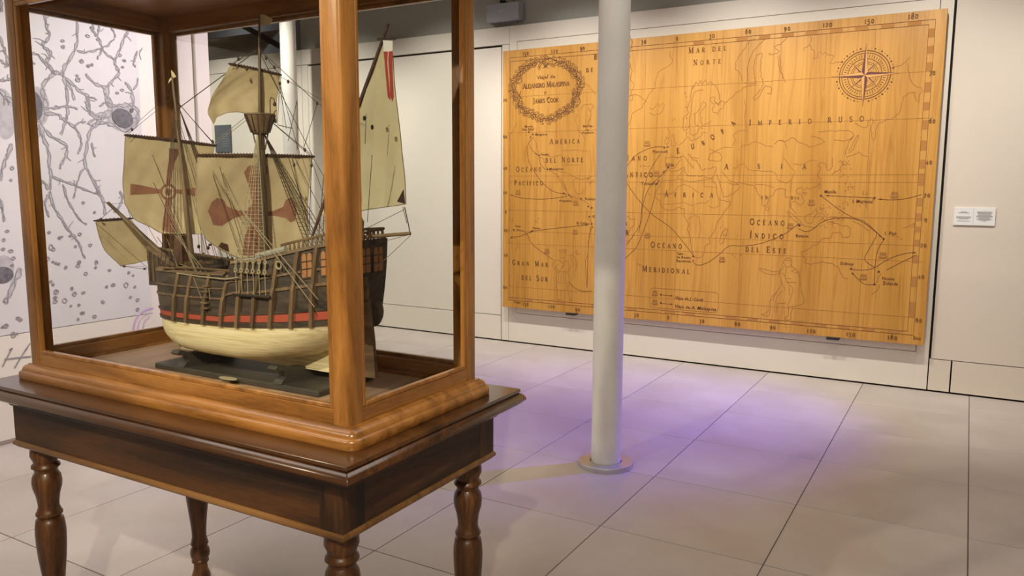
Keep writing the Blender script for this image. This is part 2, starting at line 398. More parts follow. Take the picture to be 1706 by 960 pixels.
def frame(name, a, b, prof, mt, parent, r=0.003, off=(0, 0, 0), n=3, cx=0, cy=0, iw=0.03):
    L = [rrect(a-i, b-i, z, max(r-i, 0.001), n, cx, cy) for i, z in prof]
    z0, z1 = prof[0][1], prof[-1][1]
    L = [rrect(a-iw, b-iw, z0, 0.001, n, cx, cy)]+L+[rrect(a-iw, b-iw, z1, 0.001, n, cx, cy), rrect(a-iw, b-iw, z0, 0.001, n, cx, cy)]
    return MB().loops(L, False).build(name, mt, parent, off, smooth=True)
frame('apron_bead', AA+0.007, AB+0.007, [(0.007, zab+0.006), (0.002, zab+0.002), (0.0, zab-0.003), (0.001, zab-0.008), (0.006, zab-0.011), (0.009, zab-0.015)], M['bead'], tab)
# turned legs
LP = [(0.030, 0.700), (0.033, 0.695), (0.041, 0.680), (0.042, 0.664), (0.036, 0.650), (0.033, 0.640), (0.040, 0.633), (0.041, 0.626), (0.034, 0.620), (0.032, 0.610),
      (0.040, 0.596), (0.0425, 0.578), (0.041, 0.560), (0.034, 0.535), (0.0305, 0.510), (0.030, 0.496), (0.034, 0.484), (0.0385, 0.476), (0.038, 0.470), (0.033, 0.465), (0.031, 0.462),
      (0.039, 0.455), (0.0425, 0.435), (0.044, 0.410), (0.043, 0.375), (0.040, 0.330), (0.035, 0.285), (0.030, 0.240), (0.0265, 0.20), (0.026, 0.175), (0.031, 0.152), (0.0325, 0.147), (0.029, 0.142),
      (0.027, 0.138), (0.034, 0.125), (0.036, 0.112), (0.034, 0.098), (0.028, 0.088), (0.031, 0.083), (0.031, 0.076), (0.024, 0.07), (0.026, 0.045), (0.034, 0.02), (0.034, 0.0)]
lm = MB().lathe(list(reversed(LP)), n=32).build('leg', M['tw_z'], tab, smooth=True)
lx, ly = AA-0.055, AB-0.055
for i, (sx, sy) in enumerate(((1, -1), (-1, -1), (1, 1), (-1, 1))):
    o = lm if i == 0 else share(lm, parent=tab)
    o.location = (sx*lx, sy*ly, 0)
for sx in (1, -1):
    for sy in (1, -1):
        MB().bbox(sx*lx-0.045, sx*lx+0.045, sy*ly-0.045, sy*ly+0.045, 0.698, 0.712, 0.003).build('leg_block', M['tw_x'], tab)
# pale ring left by a cup
st = []
for k in range(40):
    a_ = R(30+300*k/39); st.append((a_, 0.036))
p = at_v(483, 744, 0); r_ = ray(483, 744)
q = EYE+r_*((ZT-1.5)/r_.z); lx_, ly_ = (q.x-TX)*CT+(q.y-TY)*ST, -(q.x-TX)*ST+(q.y-TY)*CT
MB().grid([[(lx_+math.cos(a)*0.018, ly_+math.sin(a)*0.018, ZT+0.0004-0.002), (lx_+math.cos(a)*0.0215, ly_+math.sin(a)*0.0215, ZT+0.0004-0.002)] for a, _ in st]).build('ring_stain', mat('pale_stain', srgb(150, 100, 62), 0.5), tab)

# ---- the glass case
KX, KY = -0.0012, -0.0033
cas = empty('display_case', (TX+KX*CT-KY*ST, TY+KX*ST+KY*CT, ZT), TH)
tag(cas, 'tall glazed oak display case on the table, with the ship model inside', 'display case')
CO = (0, 0, ZT)
CA, CB, PA, PB = 0.6825, 0.3015, 0.645, 0.2715
frame('base_moulding', CA, CB, [(0.002, ZT), (0.0, ZT+0.003), (0.0, ZT+0.019), (0.0025, ZT+0.023), (0.007, ZT+0.026), (0.0095, ZT+0.0262), (0.010, ZT+0.030), (0.013, ZT+0.036), (0.019, ZT+0.041), (0.027, ZT+0.0435), (0.0275, ZT+0.046), (0.036, ZT+0.0465)], M['cw_x'], cas, 0.03, CO, 7, iw=0.09)
MB().box(-PA+0.02, PA-0.02, -PB+0.02, PB-0.02, ZT+0.002, ZT+0.039).build('floor_board', wood('pale_case_floor', srgb(150, 118, 92), srgb(178, 146, 118), srgb(196, 166, 138), 'Y', 1.2, 0.5, 0, 1.0, 0.05), cas, CO)
PW = 0.048; zb0, zt0 = ZT+0.045, 2.09
def post(sx, sy):
    mb = MB(); r = 0.012; W2 = PW
    x0, x1 = sorted((sx*PA, sx*(PA-W2))); y0, y1 = sorted((sy*PB, sy*(PB-W2)))
    L = []
    for z in (zb0, zt0+0.02):
        pts = []
        for ax, ay, a0 in ((1, -1, -90), (1, 1, 0), (-1, 1, 90), (-1, -1, 180)):
            rr = r if (ax == sx and ay == sy) else 0.0015
            cx_, cy_ = (x1-rr if ax > 0 else x0+rr), (y1-rr if ay > 0 else y0+rr)
            for k in range(5):
                t = R(a0+22.5*k); pts.append((cx_+rr*math.cos(t), cy_+rr*math.sin(t), z))
        L.append(pts)
    mb.loops(L); return mb.build('corner_post', M['cw_z'], cas, CO, smooth=True)
for sx in (1, -1):
    for sy in (-1, 1): post(sx, sy)
xr_, yr_ = PA-PW, PB-PW
RZ = [(zb0, ZT+0.082), (2.022, 2.09)]
for (z0, z1) in RZ:
    for sy in (-1, 1):
        y0, y1 = sorted((sy*(PB-0.002), sy*(PB-0.034))); MB().bbox(-xr_, xr_, y0, y1, z0, z1, 0.002).build('rail', M['cw_x'], cas, CO)
    for sx in (-1, 1):
        x0, x1 = sorted((sx*(PA-0.002), sx*(PA-0.034))); MB().bbox(x0, x1, -yr_, yr_, z0, z1, 0.002).build('rail', M['cw_y'], cas, CO)
# glazing beads around each pane, and the panes
M['glass'] = mat('thin_glass', (1, 1, 1), 0.0)
mg = M['glass']; nt = mg.node_tree; nt.nodes.remove(nt.nodes['Principled BSDF'])
tr = N(mg, 'ShaderNodeBsdfTransparent', Color=(0.955, 0.965, 0.95, 1)); gl = N(mg, 'ShaderNodeBsdfGlossy', Roughness=0.0)
fr = N(mg, 'ShaderNodeFresnel', IOR=1.25); ms = N(mg, 'ShaderNodeMixShader')
lk(mg, fr.outputs[0], ms.inputs[0]); lk(mg, tr.outputs[0], ms.inputs[1]); lk(mg, gl.outputs[0], ms.inputs[2])
lk(mg, ms.outputs[0], nt.nodes['Material Output'].inputs['Surface'])
zs0, zs1 = ZT+0.082, 2.022; bw = 0.011; gp = 0.0018
def bead_frame(pl, s):
    mb = MB()
    if pl == 'y':
        y0, y1 = sorted((s*(PB-0.001), s*(PB-0.016))); e = xr_-gp
        mb.bbox(-e, -e+bw, y0, y1, zs0, zs1, 0.002).bbox(e-bw, e, y0, y1, zs0, zs1, 0.002).bbox(-e+bw, e-bw, y0, y1, zs0, zs0+bw, 0.002).bbox(-e+bw, e-bw, y0, y1, zs1-bw, zs1, 0.002)
    else:
        x0, x1 = sorted((s*(PA-0.001), s*(PA-0.016))); e = yr_-gp
        mb.bbox(x0, x1, -e, -e+bw, zs0, zs1, 0.002).bbox(x0, x1, e-bw, e, zs0, zs1, 0.002).bbox(x0, x1, -e+bw, e-bw, zs0, zs0+bw, 0.002).bbox(x0, x1, -e+bw, e-bw, zs1-bw, zs1, 0.002)
    mb.build('glazing_bead', M['cw_z'], cas, CO)
for s_ in (-1, 1):
    bead_frame('y', s_); bead_frame('x', s_)
    y = s_*(PB-0.022); MB().add([(-xr_, y, zs0), (xr_, y, zs0), (xr_, y, zs1), (-xr_, y, zs1)], [(0, 1, 2, 3)]).build('glass_pane', M['glass'], cas, CO)
    x = s_*(PA-0.022); MB().add([(x, -yr_, zs0), (x, yr_, zs0), (x, yr_, zs1), (x, -yr_, zs1)], [(0, 1, 2, 3)]).build('glass_pane', M['glass'], cas, CO)
MB().box(-PA+0.03, PA-0.03, -PB+0.03, PB-0.03, 2.074, 2.09).build('top_panel', M['ctop'], cas, CO)
frame('cornice', PA+0.03, PB+0.03, [(0.03, 2.11), (0.02, 2.125), (0.0, 2.14), (0.0, 2.16)], M['cw_x'], cas, 0.01, CO, 5, iw=0.08)
MB().box(-PA-0.0, PA, -PB, PB, 2.10, 2.112).build('lid', M['ctop'], cas, CO)

# ================================================================ THE MODEL SHIP (table frame: u along, v across, z up)
HD, HM, HL = srgb(38, 30, 22), srgb(62, 50, 38), srgb(84, 69, 52)
M['hullw'] = wood('brown_hull_planking', HD, HM, HL, 'X', 3.0, 0.6, 0, 1.0, 0.2)
M['rider'] = wood('brown_rider_wood', srgb(78, 60, 42), srgb(104, 82, 58), srgb(128, 104, 76), 'Z', 3.0, 0.55)
M['rail'] = wood('brown_rail_wood', srgb(84, 66, 46), srgb(112, 90, 64), srgb(138, 114, 84), 'X', 3.0, 0.55)
M['mastw'] = wood('mast_wood', srgb(74, 58, 40), srgb(104, 84, 60), srgb(124, 102, 74), 'Z', 2.0, 0.55)
M['yardw'] = wood('yard_wood', srgb(60, 38, 28), srgb(84, 56, 42), srgb(104, 74, 54), 'Y', 2.0, 0.55)
m = mat('cream_hull_planks', srgb(238, 226, 182), 0.6); mp = mapping(m, (4, 60, 260)); nz = N(m, 'ShaderNodeTexNoise', Scale=1.0, Detail=3.0, Roughness=0.6); lk(m, mp.outputs[0], nz.inputs['Vector'])
r_ = ramp(m, nz.outputs['Fac'], [(0.30, srgb(204, 184, 132)), (0.5, srgb(232, 218, 172)), (0.7, srgb(242, 232, 192))]); lk(m, r_.outputs[0], m.node_tree.nodes['Principled BSDF'].inputs['Base Color']); bump(m, nz.outputs['Fac'], 0.25, 0.001); M['cream'] = m
M['red'] = mat('red_band', srgb(166, 74, 52), 0.7)
M['sail'] = mottled('aged_sailcloth', srgb(202, 182, 138), srgb(236, 220, 180), 6, 0.9, 0.25)
M['sail2'] = mottled('pale_sailcloth', srgb(226, 214, 172), srgb(240, 232, 196), 7, 0.9, 0.05)
for k in ('sail', 'sail2'):
    m = M[k]; b = m.node_tree.nodes['Principled BSDF']; b.inputs['Subsurface Weight'].default_value = 0.0
    tl = N(m, 'ShaderNodeBsdfTranslucent'); ms = N(m, 'ShaderNodeMixShader'); ms.inputs[0].default_value = 0.15
    src = b.inputs['Base Color'].links[0].from_socket; lk(m, src, tl.inputs['Color'])
    lk(m, b.outputs[0], ms.inputs[1]); lk(m, tl.outputs[0], ms.inputs[2]); lk(m, ms.outputs[0], m.node_tree.nodes['Material Output'].inputs['Surface'])
M['cross'] = mottled('faded_red_cross', srgb(150, 104, 84), srgb(172, 124, 98), 26, 0.9)
M['rope'] = mat('dark_rope', srgb(70, 58, 44), 0.9)
M['rope2'] = mat('pale_rope', srgb(158, 146, 118), 0.9)
M['block'] = mat('rigging_block', srgb(62, 44, 30), 0.6)
M['amber'] = mat('amber_window', srgb(162, 112, 70), 0.6)
M['deck'] = wood('deck_planks', srgb(120, 94, 62), srgb(146, 118, 82), srgb(162, 134, 96), 'X', 3.0, 0.6)
M['stand'] = mottled('dark_stand_paint', srgb(58, 54, 48), srgb(72, 67, 59), 12, 0.45)

# ---- the stand
ZF = ZT+0.039
SO = (0, 0, ZF)
sta = empty('ship_stand', (TX, TY, ZF), TH); tag(sta, 'dark painted wooden cradle stand under the ship model', 'stand')
MB().bbox(-0.285, 0.385, -0.105, 0.125, ZF, ZF+0.018, 0.004).build('base_board', M['stand'], sta, SO)
def cradle(u, hw):
    # scrolled bracket seen from the ship's end: a dip for the keel and a scroll at either end
    pts = [(-.105, 0), (-.095, .012), (-.080, .018), (-.085, .034), (-.100, .038), (-.116, .039), (-.123, .046), (-.114, .053), (-.100, .051), (-.085, .043), (-.06, .038), (-.03, .036), (-.012, .034), (-.010, .020)]
    poly = pts+[(-x, z) for x, z in reversed(pts)]
    z0 = ZF+0.018
    MB().prism([(u-0.016, x, z0+z) for x, z in poly], (0.032, 0, 0)).build('cradle', M['stand'], sta, SO)
cradle(-0.165, 0.10); cradle(0.235, 0.10)
c1 = at_v(362, 630, -0.07); q = EYE+ray(380, 631)*((ZF+0.018-1.5)/ray(380, 631).z)
pu, pv = (q.x-TX)*CT+(q.y-TY)*ST, -(q.x-TX)*ST+(q.y-TY)*CT
MB().loops([[(pu+0.034*math.cos(k*math.pi/10), pv+0.013*math.sin(k*math.pi/10), z) for k in range(20)] for z in (ZF+0.018, ZF+0.0195)]).build('name_plate', mat('plate_glare', srgb(190, 180, 150), 0.4), sta, SO)  # pale cream paints in the glare on the metal plaque

# ---- hull form
ZK = 0.985
shp = empty('model_ship', (TX, TY, ZK), TH)
tag(shp, 'wooden three-masted sailing ship model with red-cross sails in the glass case', 'model ship')
HO = (0, 0, ZK)
#      u      bw     bt     kb     zw     zt     p
ST_ = [(-0.346, 0.004, 0.006, 1.080, 1.098, 1.235, 2.0), (-0.335, 0.026, 0.034, 1.054, 1.099, 1.24, 2.1), (-0.312, 0.050, 0.058, 1.034, 1.101, 1.245, 2.3), (-0.275, 0.077, 0.082, 1.022, 1.104, 1.25, 2.4),
       (-0.222, 0.104, 0.100, 1.013, 1.108, 1.252, 2.6), (-0.150, 0.129, 0.117, 1.007, 1.112, 1.254, 2.8), (-0.050, 0.138, 0.122, 1.005, 1.115, 1.255, 2.9), (0.070, 0.140, 0.121, 1.005, 1.118, 1.258, 2.9),
       (0.095, 0.140, 0.120, 1.005, 1.119, 1.292, 2.9), (0.200, 0.136, 0.115, 1.013, 1.126, 1.304, 2.4), (0.300, 0.125, 0.106, 1.034, 1.134, 1.328, 1.9), (0.380, 0.106, 0.097, 1.066, 1.142, 1.346, 1.6), (0.440, 0.084, 0.089, 1.098, 1.149, 1.358, 1.4)]
def stn(u):
    u = max(ST_[0][0], min(ST_[-1][0], u))
    for a, b in zip(ST_, ST_[1:]):
        if u <= b[0]:
            t = (u-a[0])/(b[0]-a[0]); return [a[i]+(b[i]-a[i])*t for i in range(7)]
def lo(u, s, side=-1, out=0.0):       # s 0..1 keel to white top
    _, bw, bt, kb, zw, zt, p = stn(u)
    y = bw*(1-(1-s)**p)**(1/p) if s < 1 else bw
    ss = s**1.25
    return Vector((u, side*(max(y, 0.004)+out), kb+(zw-kb)*ss))
def hi(u, f, side=-1, out=0.0):       # f 0..1 white top to rail
    _, bw, bt, kb, zw, zt, p = stn(u)
    y = bw+(bt-bw)*(max(f, 0)**0.8)+0.006*math.sin(math.pi*f)
    lean = 0.022*max(0, (u-0.38)/0.06)*f
    return Vector((u+lean, side*(y+out), zw+(zt-zw)*f))
us = []
for a, b in zip(ST_, ST_[1:]):
    for k in range(4): us.append(a[0]+(b[0]-a[0])*k/4)
us.append(ST_[-1][0])
NS = 14
rows = [[tuple(lo(u, k/NS, 1)) for k in range(NS, -1, -1)]+[tuple(lo(u, k/NS, -1)) for k in range(0, NS+1)] for u in us]
mb = MB().grid(rows); n = 2*(NS+1); mb.f.append(tuple(range((len(us)-1)*n, len(us)*n)))
mb.build('hull_bottom', M['cream'], shp, HO, smooth=True)
for sd in (-1, 1):
    rows = [[tuple(hi(u, k/6, sd)) for k in range(7)]+[tuple(hi(u, k/6, sd, -0.007)) for k in range(6, -1, -1)] for u in us]
    mb = MB().grid(rows, True); mb.build('hull_side', M['hullw'], shp, HO, smooth=True)
# stem, keel, deadwood, sternpost
mb = MB().box(-0.29, 0.44, -0.007, 0.007, 0.986, 1.010)
mb.build('keel', M['cream'], shp, HO)
MB().prism([(0.10, -0.006, 0.995), (0.445, -0.006, 0.995), (0.455, -0.006, 1.14), (0.40, -0.006, 1.12), (0.30, -0.006, 1.06), (0.20, -0.006, 1.03)], (0, 0.012, 0)).build('deadwood', M['cream'], shp, HO)
MB().prism([(-0.285, -0.007, 0.99), (-0.318, -0.007, 1.02), (-0.349, -0.007, 1.07), (-0.364, -0.007, 1.12), (-0.374, -0.007, 1.19), (-0.36, -0.007, 1.24), (-0.342, -0.007, 1.24), (-0.346, -0.007, 1.10), (-0.32, -0.007, 1.05), (-0.275, -0.007, 1.01)], (0, 0.014, 0)).build('stem', M['hullw'], shp, HO)
# transom
tz = [hi(0.44, k/6, 1) for k in range(7)]
pol = [tuple(p+Vector((0.001, 0, 0))) for p in tz]+[(p.x+0.001, -p.y, p.z) for p in reversed(tz)]
MB().prism(pol, (0.008, 0, 0)).build('transom', M['hullw'], shp, HO)
# red band, wales
def strip(f0, f1, out, u0, u1, name, mt, side, nn=40, z=False):
    rows = []
    for i in range(nn+1):
        u = u0+(u1-u0)*i/nn
        rows.append([tuple(hi(u, f0, side, -0.002)), tuple(hi(u, f0, side, out)), tuple(hi(u, f1, side, out)), tuple(hi(u, f1, side, -0.002))])
    mb = MB().grid(rows); return mb.build(name, mt, shp, HO, smooth=True)
for sd in (-1, 1):
    strip(-0.03, 0.035, 0.006, -0.340, 0.44, 'wale', M['hullw'], sd)
    strip(0.045, 0.155, 0.002, -0.335, 0.44, 'red_band', M['red'], sd)
    strip(0.16, 0.20, 0.005, -0.335, 0.44, 'wale', M['hullw'], sd)
    strip(0.48, 0.52, 0.004, -0.335, 0.44, 'wale', M['rider'], sd)
    strip(0.68, 0.71, 0.004, -0.335, 0.44, 'wale', M['rider'], sd)
    strip(0.955, 1.01, 0.005, -0.335, 0.075, 'gunwale', M['rail'], sd)
    strip(0.965, 1.01, 0.005, 0.095, 0.44, 'gunwale', M['rail'], sd)
# riders: upright timbers down the side
for sd in (-1, 1):
    for px in (288, 311, 341, 371, 397, 422, 449, 479, 507, 534):
        u = at_v(px, 505, -0.135).x
        if u > 0.43: continue
        wdt = 0.0055; rows = []
        for k in range(15):
            f = -0.04+1.02*k/14
            o_ = 0.010 if f < 0.5 else 0.007
            a_, b_ = hi(u, max(f, 0), sd, 0), None
            z = hi(u, 0, sd).z+(hi(u, 1, sd).z-hi(u, 0, sd).z)*f
            y = a_.y
            l_ = 0.016*f; rows.append([(u-wdt+l_, y-sd*0.002, z), (u-wdt+l_, y+sd*o_, z), (u+wdt+l_, y+sd*o_, z), (u+wdt+l_, y-sd*0.002, z)])
        mb = MB().grid(rows, True); mb.f += [(0, 1, 2, 3), (56, 57, 58, 59)]
        mb.build('rider', M['rider'], shp, HO)
# decks
def deck(u0, u1, z, name='deck', inset=0.008):
    L = []
    for k in range(13):
        u = u0+(u1-u0)*k/12; f = (z-hi(u, 0).z)/max(0.01, hi(u, 1).z-hi(u, 0).z); y = abs(hi(u, min(f, 1), 1).y)-inset
        L.append((u, max(y, 0.001)))
    poly = [(u, y, z) for u, y in L]+[(u, -y, z) for u, y in reversed(L)]
    MB().prism(poly, (0, 0, -0.004)).build(name, M['deck'], shp, HO)
deck(-0.325, 0.1, 1.215); deck(0.09, 0.44, 1.285, 'quarter_deck')
MB().box(0.088, 0.094, -0.11, 0.11, 1.212, 1.292).build('bulkhead', M['hullw'], shp, HO)
# triangular forecastle overhanging the bow
def tri(z0, z1, k, name, mt, ap=-0.428, bs=-0.155, hw=0.112, inn=0.0, sheer=0.0):
    P0 = [(ap+inn*2, -0.006), (bs, -hw+inn), (bs, hw-inn), (ap+inn*2, 0.006)]
    return MB().loops([[(u, v, z0+(0.025 if u > -0.3 else 0)*k) for u, v in P0], [(u, v, z1+(0 if u < -0.3 else -sheer)) for u, v in P0]]).build(name, mt, shp, HO)
tri(1.180, 1.258, 1, 'forecastle', M['hullw'], sheer=0.008)
def wallseg(a, b, z0a, z0b, z1a, z1b, th, name, mt):
    a = Vector(a); b = Vector(b); d = (b-a).normalized(); nrm = Vector((-d.y, d.x))*th/2
    vs = [(a.x-nrm.x, a.y-nrm.y, z0a), (b.x-nrm.x, b.y-nrm.y, z0b), (b.x+nrm.x, b.y+nrm.y, z0b), (a.x+nrm.x, a.y+nrm.y, z0a),
          (a.x-nrm.x, a.y-nrm.y, z1a), (b.x-nrm.x, b.y-nrm.y, z1b), (b.x+nrm.x, b.y+nrm.y, z1b), (a.x+nrm.x, a.y+nrm.y, z1a)]
    return MB().add(vs, [(0, 3, 2, 1), (4, 5, 6, 7), (0, 1, 5, 4), (1, 2, 6, 5), (2, 3, 7, 6), (3, 0, 4, 7)]).build(name, mt, shp, HO)
for sd in (-1, 1):
    wallseg((-0.428, sd*0.004), (-0.155, sd*0.110), 1.25, 1.245, 1.302, 1.262, 0.006, 'bulwark', M['hullw'])
    wallseg((-0.432, sd*0.004), (-0.150, sd*0.113), 1.300, 1.260, 1.306, 1.266, 0.012, 'top_rail', M['rail'])
    for k in range(6):
        t = (k+0.5)/6; u = -0.428+0.273*t; v = sd*(0.004+0.106*t)
        MB().box(u-0.003, u+0.003, v-0.006, v+0.006, 1.195+0.02*t, 1.30-0.04*t).build('timber_head', M['rider'], shp, HO)
    # mid rail of the waist and the fenced castle rails
    MB().tube([(-0.155, sd*0.118, 1.262), (-0.05, sd*0.123, 1.266), (0.09, sd*0.122, 1.266)], 0.0035, 6).build('waist_rail', M['rail'], shp, HO, smooth=True)
for u in (-0.30, -0.24, -0.19):
    MB().beam((u, -0.05, 1.262), (u, 0.05, 1.262), 0.006, 0.008).build('deck_beam', M['rail'], shp, HO)
MB().loops([[(-0.262+a*0.022, b*0.022, 1.26) for a, b in ((-1, -1), (1, -1), (1, 1), (-1, 1))], [(-0.262+a*0.015, b*0.015, 1.345) for a, b in ((-1, -1), (1, -1), (1, 1), (-1, 1))]]).build('mast_housing', M['yardw'], shp, HO)
# quarterdeck lattice rail
for sd in (-1, 1):
    ru0, ru1 = 0.27, 0.455
    def rp(u, dz): q = hi(min(u, 0.44), 1, sd); return (u, q.y-sd*0.004, q.z+dz)
    MB().tube([rp(ru0+(ru1-ru0)*k/8, 0.022) for k in range(9)], 0.0035, 6).build('top_rail', M['rail'], shp, HO, smooth=True)
    for k in range(14):
        u = ru0+(ru1-ru0)*k/13
        a_, b_ = rp(u, 0), rp(u, 0.02); MB().tube([a_, (a_[0], a_[1], a_[2]+0.006), b_], [0.002, 0.0038, 0.0022], 6).build('baluster', M['rail'], shp, HO)
MB().tube([(0.462, -0.085, 1.384), (0.464, 0, 1.386), (0.462, 0.085, 1.384)], 0.004, 6).build('top_rail', M['rail'], shp, HO, smooth=True)
for k in range(9):
    v = -0.08+0.02*k; MB().tube([(0.462, v, 1.358), (0.462, v, 1.366), (0.462, v, 1.382)], [0.002, 0.0038, 0.0022], 6).build('baluster', M['rail'], shp, HO)
# stern lantern
MB().lathe([(0.004, 0), (0.009, 0.003), (0.010, 0.008), (0.008, 0.012), (0.010, 0.026), (0.011, 0.034), (0.007, 0.040), (0.004, 0.048), (0.003, 0.054), (0.001, 0.06)], (0.452, 0.0, 1.372), 12).build('stern_lantern', M['rope2'], shp, HO, smooth=True)
# windows: side pair and stern pair, arched amber panes in dark frames
def window(o, ax, nz, w_, h, name='window'):
    o = Vector(o); ax = Vector(ax).normalized(); nz = Vector(nz).normalized(); up = Vector((0, 0, 1))
    def sh(wf, hf, d, th):
        pts = []
        for x, z in [(-1, 0), (1, 0), (1, 0.78)]+[(math.cos(R(a)), 0.78+0.22*math.sin(R(a))) for a in range(15, 180, 15)]+[(-1, 0.78)]:
            pts.append(tuple(o+ax*x*wf/2+up*(z*hf+(h-hf)/2)+nz*d))
        return MB().prism(pts, tuple(nz*th))
    f = sh(w_+0.008, h+0.008, 0, 0.004).build('window', M['hullw'], shp, HO)
    for sx in (-1, 1):
        wf = w_/2-0.002; o2 = o+ax*sx*(w_/4)
        pts = []
        for x, z in [(-1, 0), (1, 0), (1, 0.85)]+[(math.cos(R(a)), 0.85+0.15*math.sin(R(a))) for a in range(30, 180, 30)]+[(-1, 0.85)]:
            pts.append(tuple(o2+ax*x*wf/2*0.9+up*(z*h)+nz*0.004))
        MB().prism(pts, tuple(nz*0.0012)).build('pane', M['amber'], f, HO)
    for zf in (0.35, 0.66):
        MB().obox(o+up*h*zf+nz*0.0058, ax*w_/2, nz*0.001, up*0.0012).build('glazing_bar', M['hullw'], f, HO)
for sd in (-1, 1):
    for u in (0.366, 0.416):
        q = hi(u, 0.62, sd); q2 = hi(u+0.02, 0.62, sd)-hi(u-0.02, 0.62, sd)
        nrm = Vector((q2.y, -q2.x, 0))*(-sd*-1)
        nrm = Vector((0.05, sd, 0.05)); window(hi(u, 0.61, sd, -0.001), q2, nrm, 0.034, 0.062)
for v in (-0.052, 0.0, 0.052):
    window((0.4635+0.0, v, 1.272), (0, 1, 0), (1, 0, -0.1), 0.040, 0.066)
# rudder
MB().prism([(0.452, -0.006, 0.988), (0.498, -0.006, 0.99), (0.490, -0.006, 1.10), (0.476, -0.006, 1.20), (0.470, -0.006, 1.26), (0.456, -0.006, 1.26)], (0, 0.012, 0)).build('rudder', M['rail'], shp, HO)
for sd in (-1, 1):
    MB().ball((0.448, sd*0.055, 1.155), 0.03, 10, 8, (0.6, 1.2, 1.3)).build('quarter_fender', M['hullw'], shp, HO, smooth=True)
# channels with deadeyes and chains
def ring(mb, c, r, t, nrm=(0, 1, 0)):
    c = Vector(c); nrm = Vector(nrm).normalized(); a = nrm.orthogonal().normalized(); b = nrm.cross(a)
    return mb.tube([c+(a*math.cos(k*math.pi/5)+b*math.sin(k*math.pi/5))*r for k in range(11)], t, 5, False)
DE = {}
for sd in (-1, 1):
    for nm, ulist, uc0, uc1 in (('main', [0.130+0.0222*k for k in range(6)], 0.122, 0.252), ('fore', [-0.205+0.020*k for k in range(4)], -0.215, -0.14)):
        zc = 1.268 if nm == 'main' else 1.262
        y_ = sd*0.136
        MB().box(uc0, uc1, min(y_ if nm == 'main' else sd*0.124, sd*0.105), max(y_ if nm == 'main' else sd*0.124, sd*0.105), zc-0.004, zc).build('channel', M['rail'], shp, HO)
        for u in ulist:
            if nm == 'fore':
                MB().ball((u, sd*0.122, zc+0.006), 0.005, 6, 5, (1, 0.6, 1)).build('deadeye', M['block'], shp, HO, smooth=True); DE.setdefault((nm, sd), []).append((u, sd*0.122, zc+0.008)); continue
            r1 = MB(); ring(r1, (u, sd*0.138, zc+0.004), 0.0052, 0.0022); ring(r1, (u+0.001, sd*0.136, zc+0.030), 0.0045, 0.0022)
            r1.build('deadeye_pair', M['rope2'], shp, HO, smooth=True)
            r2 = MB().tube([(u-0.002, sd*0.138, zc+0.006), (u-0.001, sd*0.136, zc+0.028)], 0.0011, 4).tube([(u+0.002, sd*0.138, zc+0.006), (u+0.003, sd*0.136, zc+0.028)], 0.0011, 4)
            r2.build('lanyard', M['rope2'], shp, HO)
            MB().tube([(u, sd*0.138, zc), (u+0.006, sd*0.143, 1.205)], 0.0011, 4).build('chain', M['rope2'], shp, HO)
            DE.setdefault((nm, sd), []).append((u+0.001, sd*0.136, zc+0.034))
        if nm == 'main': MB().tube([(uc0, sd*0.144, 1.205), (uc1+0.01, sd*0.143, 1.208)], 0.004, 6).build('chain_wale', M['hullw'], shp, HO)
rr = MB(); ring(rr, (0.283, -0.128, 1.292), 0.010, 0.0028); rr.build('rope_coil', M['rope2'], shp, HO, smooth=True)
# rolled hammocks on the rail, hatch, side ladder, forecastle ladder, hawse loop
MB().tube([(0.19, -0.116, 1.311), (0.29, -0.108, 1.334)], 0.0085, 8).build('hammock_roll', mat('grey_canvas', srgb(158, 156, 140), 0.9), shp, HO, smooth=True)
MB().bbox(-0.06, 0.02, -0.035, 0.035, 1.215, 1.232, 0.002).build('hatch', M['rail'], shp, HO)
MB().bbox(-0.13, -0.085, -0.03, 0.03, 1.215, 1.24, 0.003).build('boat_chock', M['deck'], shp, HO)
for k in range(5):
    f = 0.30+0.11*k; q = hi(0.008, f, -1, 0.008); MB().box(-0.006, 0.02, q.y-0.004, q.y+0.006, q.z-0.002, q.z+0.002).build('side_step', M['rail'], shp, HO)
a0 = Vector((-0.13, -0.06, 1.262)); a1 = Vector((-0.10, -0.06, 1.216))
MB().beam((-0.155, -0.085, 1.262), (-0.105, -0.085, 1.218), 0.004, 0.008).build('ladder', M['rail'], shp, HO)
MB().beam((-0.155, -0.055, 1.262), (-0.105, -0.055, 1.218), 0.004, 0.008).build('ladder', M['rail'], shp, HO)
MB().tube([at_v(280, 486, -0.03), at_v(272, 500, -0.03), at_v(268, 512, -0.03), at_v(268, 516, -0.03), at_v(271, 516, -0.03), at_v(274, 502, -0.03), at_v(281, 493, -0.03)], 0.0018, 5).build('hawse_rope', M['rope'], shp, HO)

# ---- masts and spars
def spar(name, a, b, r0, r1, mt, n=10, bands=0):
    a = Vector(a); b = Vector(b); pts = [a+(b-a)*k/6 for k in range(7)]; rs = [r0+(r1-r0)*k/6 for k in range(7)]
    return MB().tube(pts, rs, n).build(name, mt, shp, HO, smooth=True)
UM = 0.095
spar('main_mast', (UM, 0, 1.22), (UM, 0, 1.70), 0.0135, 0.0105, M['mastw'], 14)
spar('main_topmast', (UM, 0, 1.66), (UM+0.012, 0, 1.966), 0.0065, 0.0025, M['mastw'])
FT = at_v(287, 128, 0); FB = at_v(320, 432, 0); FMID = at_v(293, 200, 0)
spar('fore_mast', (FB.x, 0, 1.255), (FT.x, 0, FT.z), 0.0095, 0.003, M['mastw'], 12)
spar('mizzen_mast', (0.375, 0, 1.28), (0.385, 0, 1.78), 0.0085, 0.004, M['mastw'], 12)
BT = at_v(180, 338, 0); BT.z
spar('bowsprit', (-0.33, 0.0, 1.262), tuple(at_line(180, 338, -0.56, R(90))), 0.0095, 0.005, M['mastw'], 12)
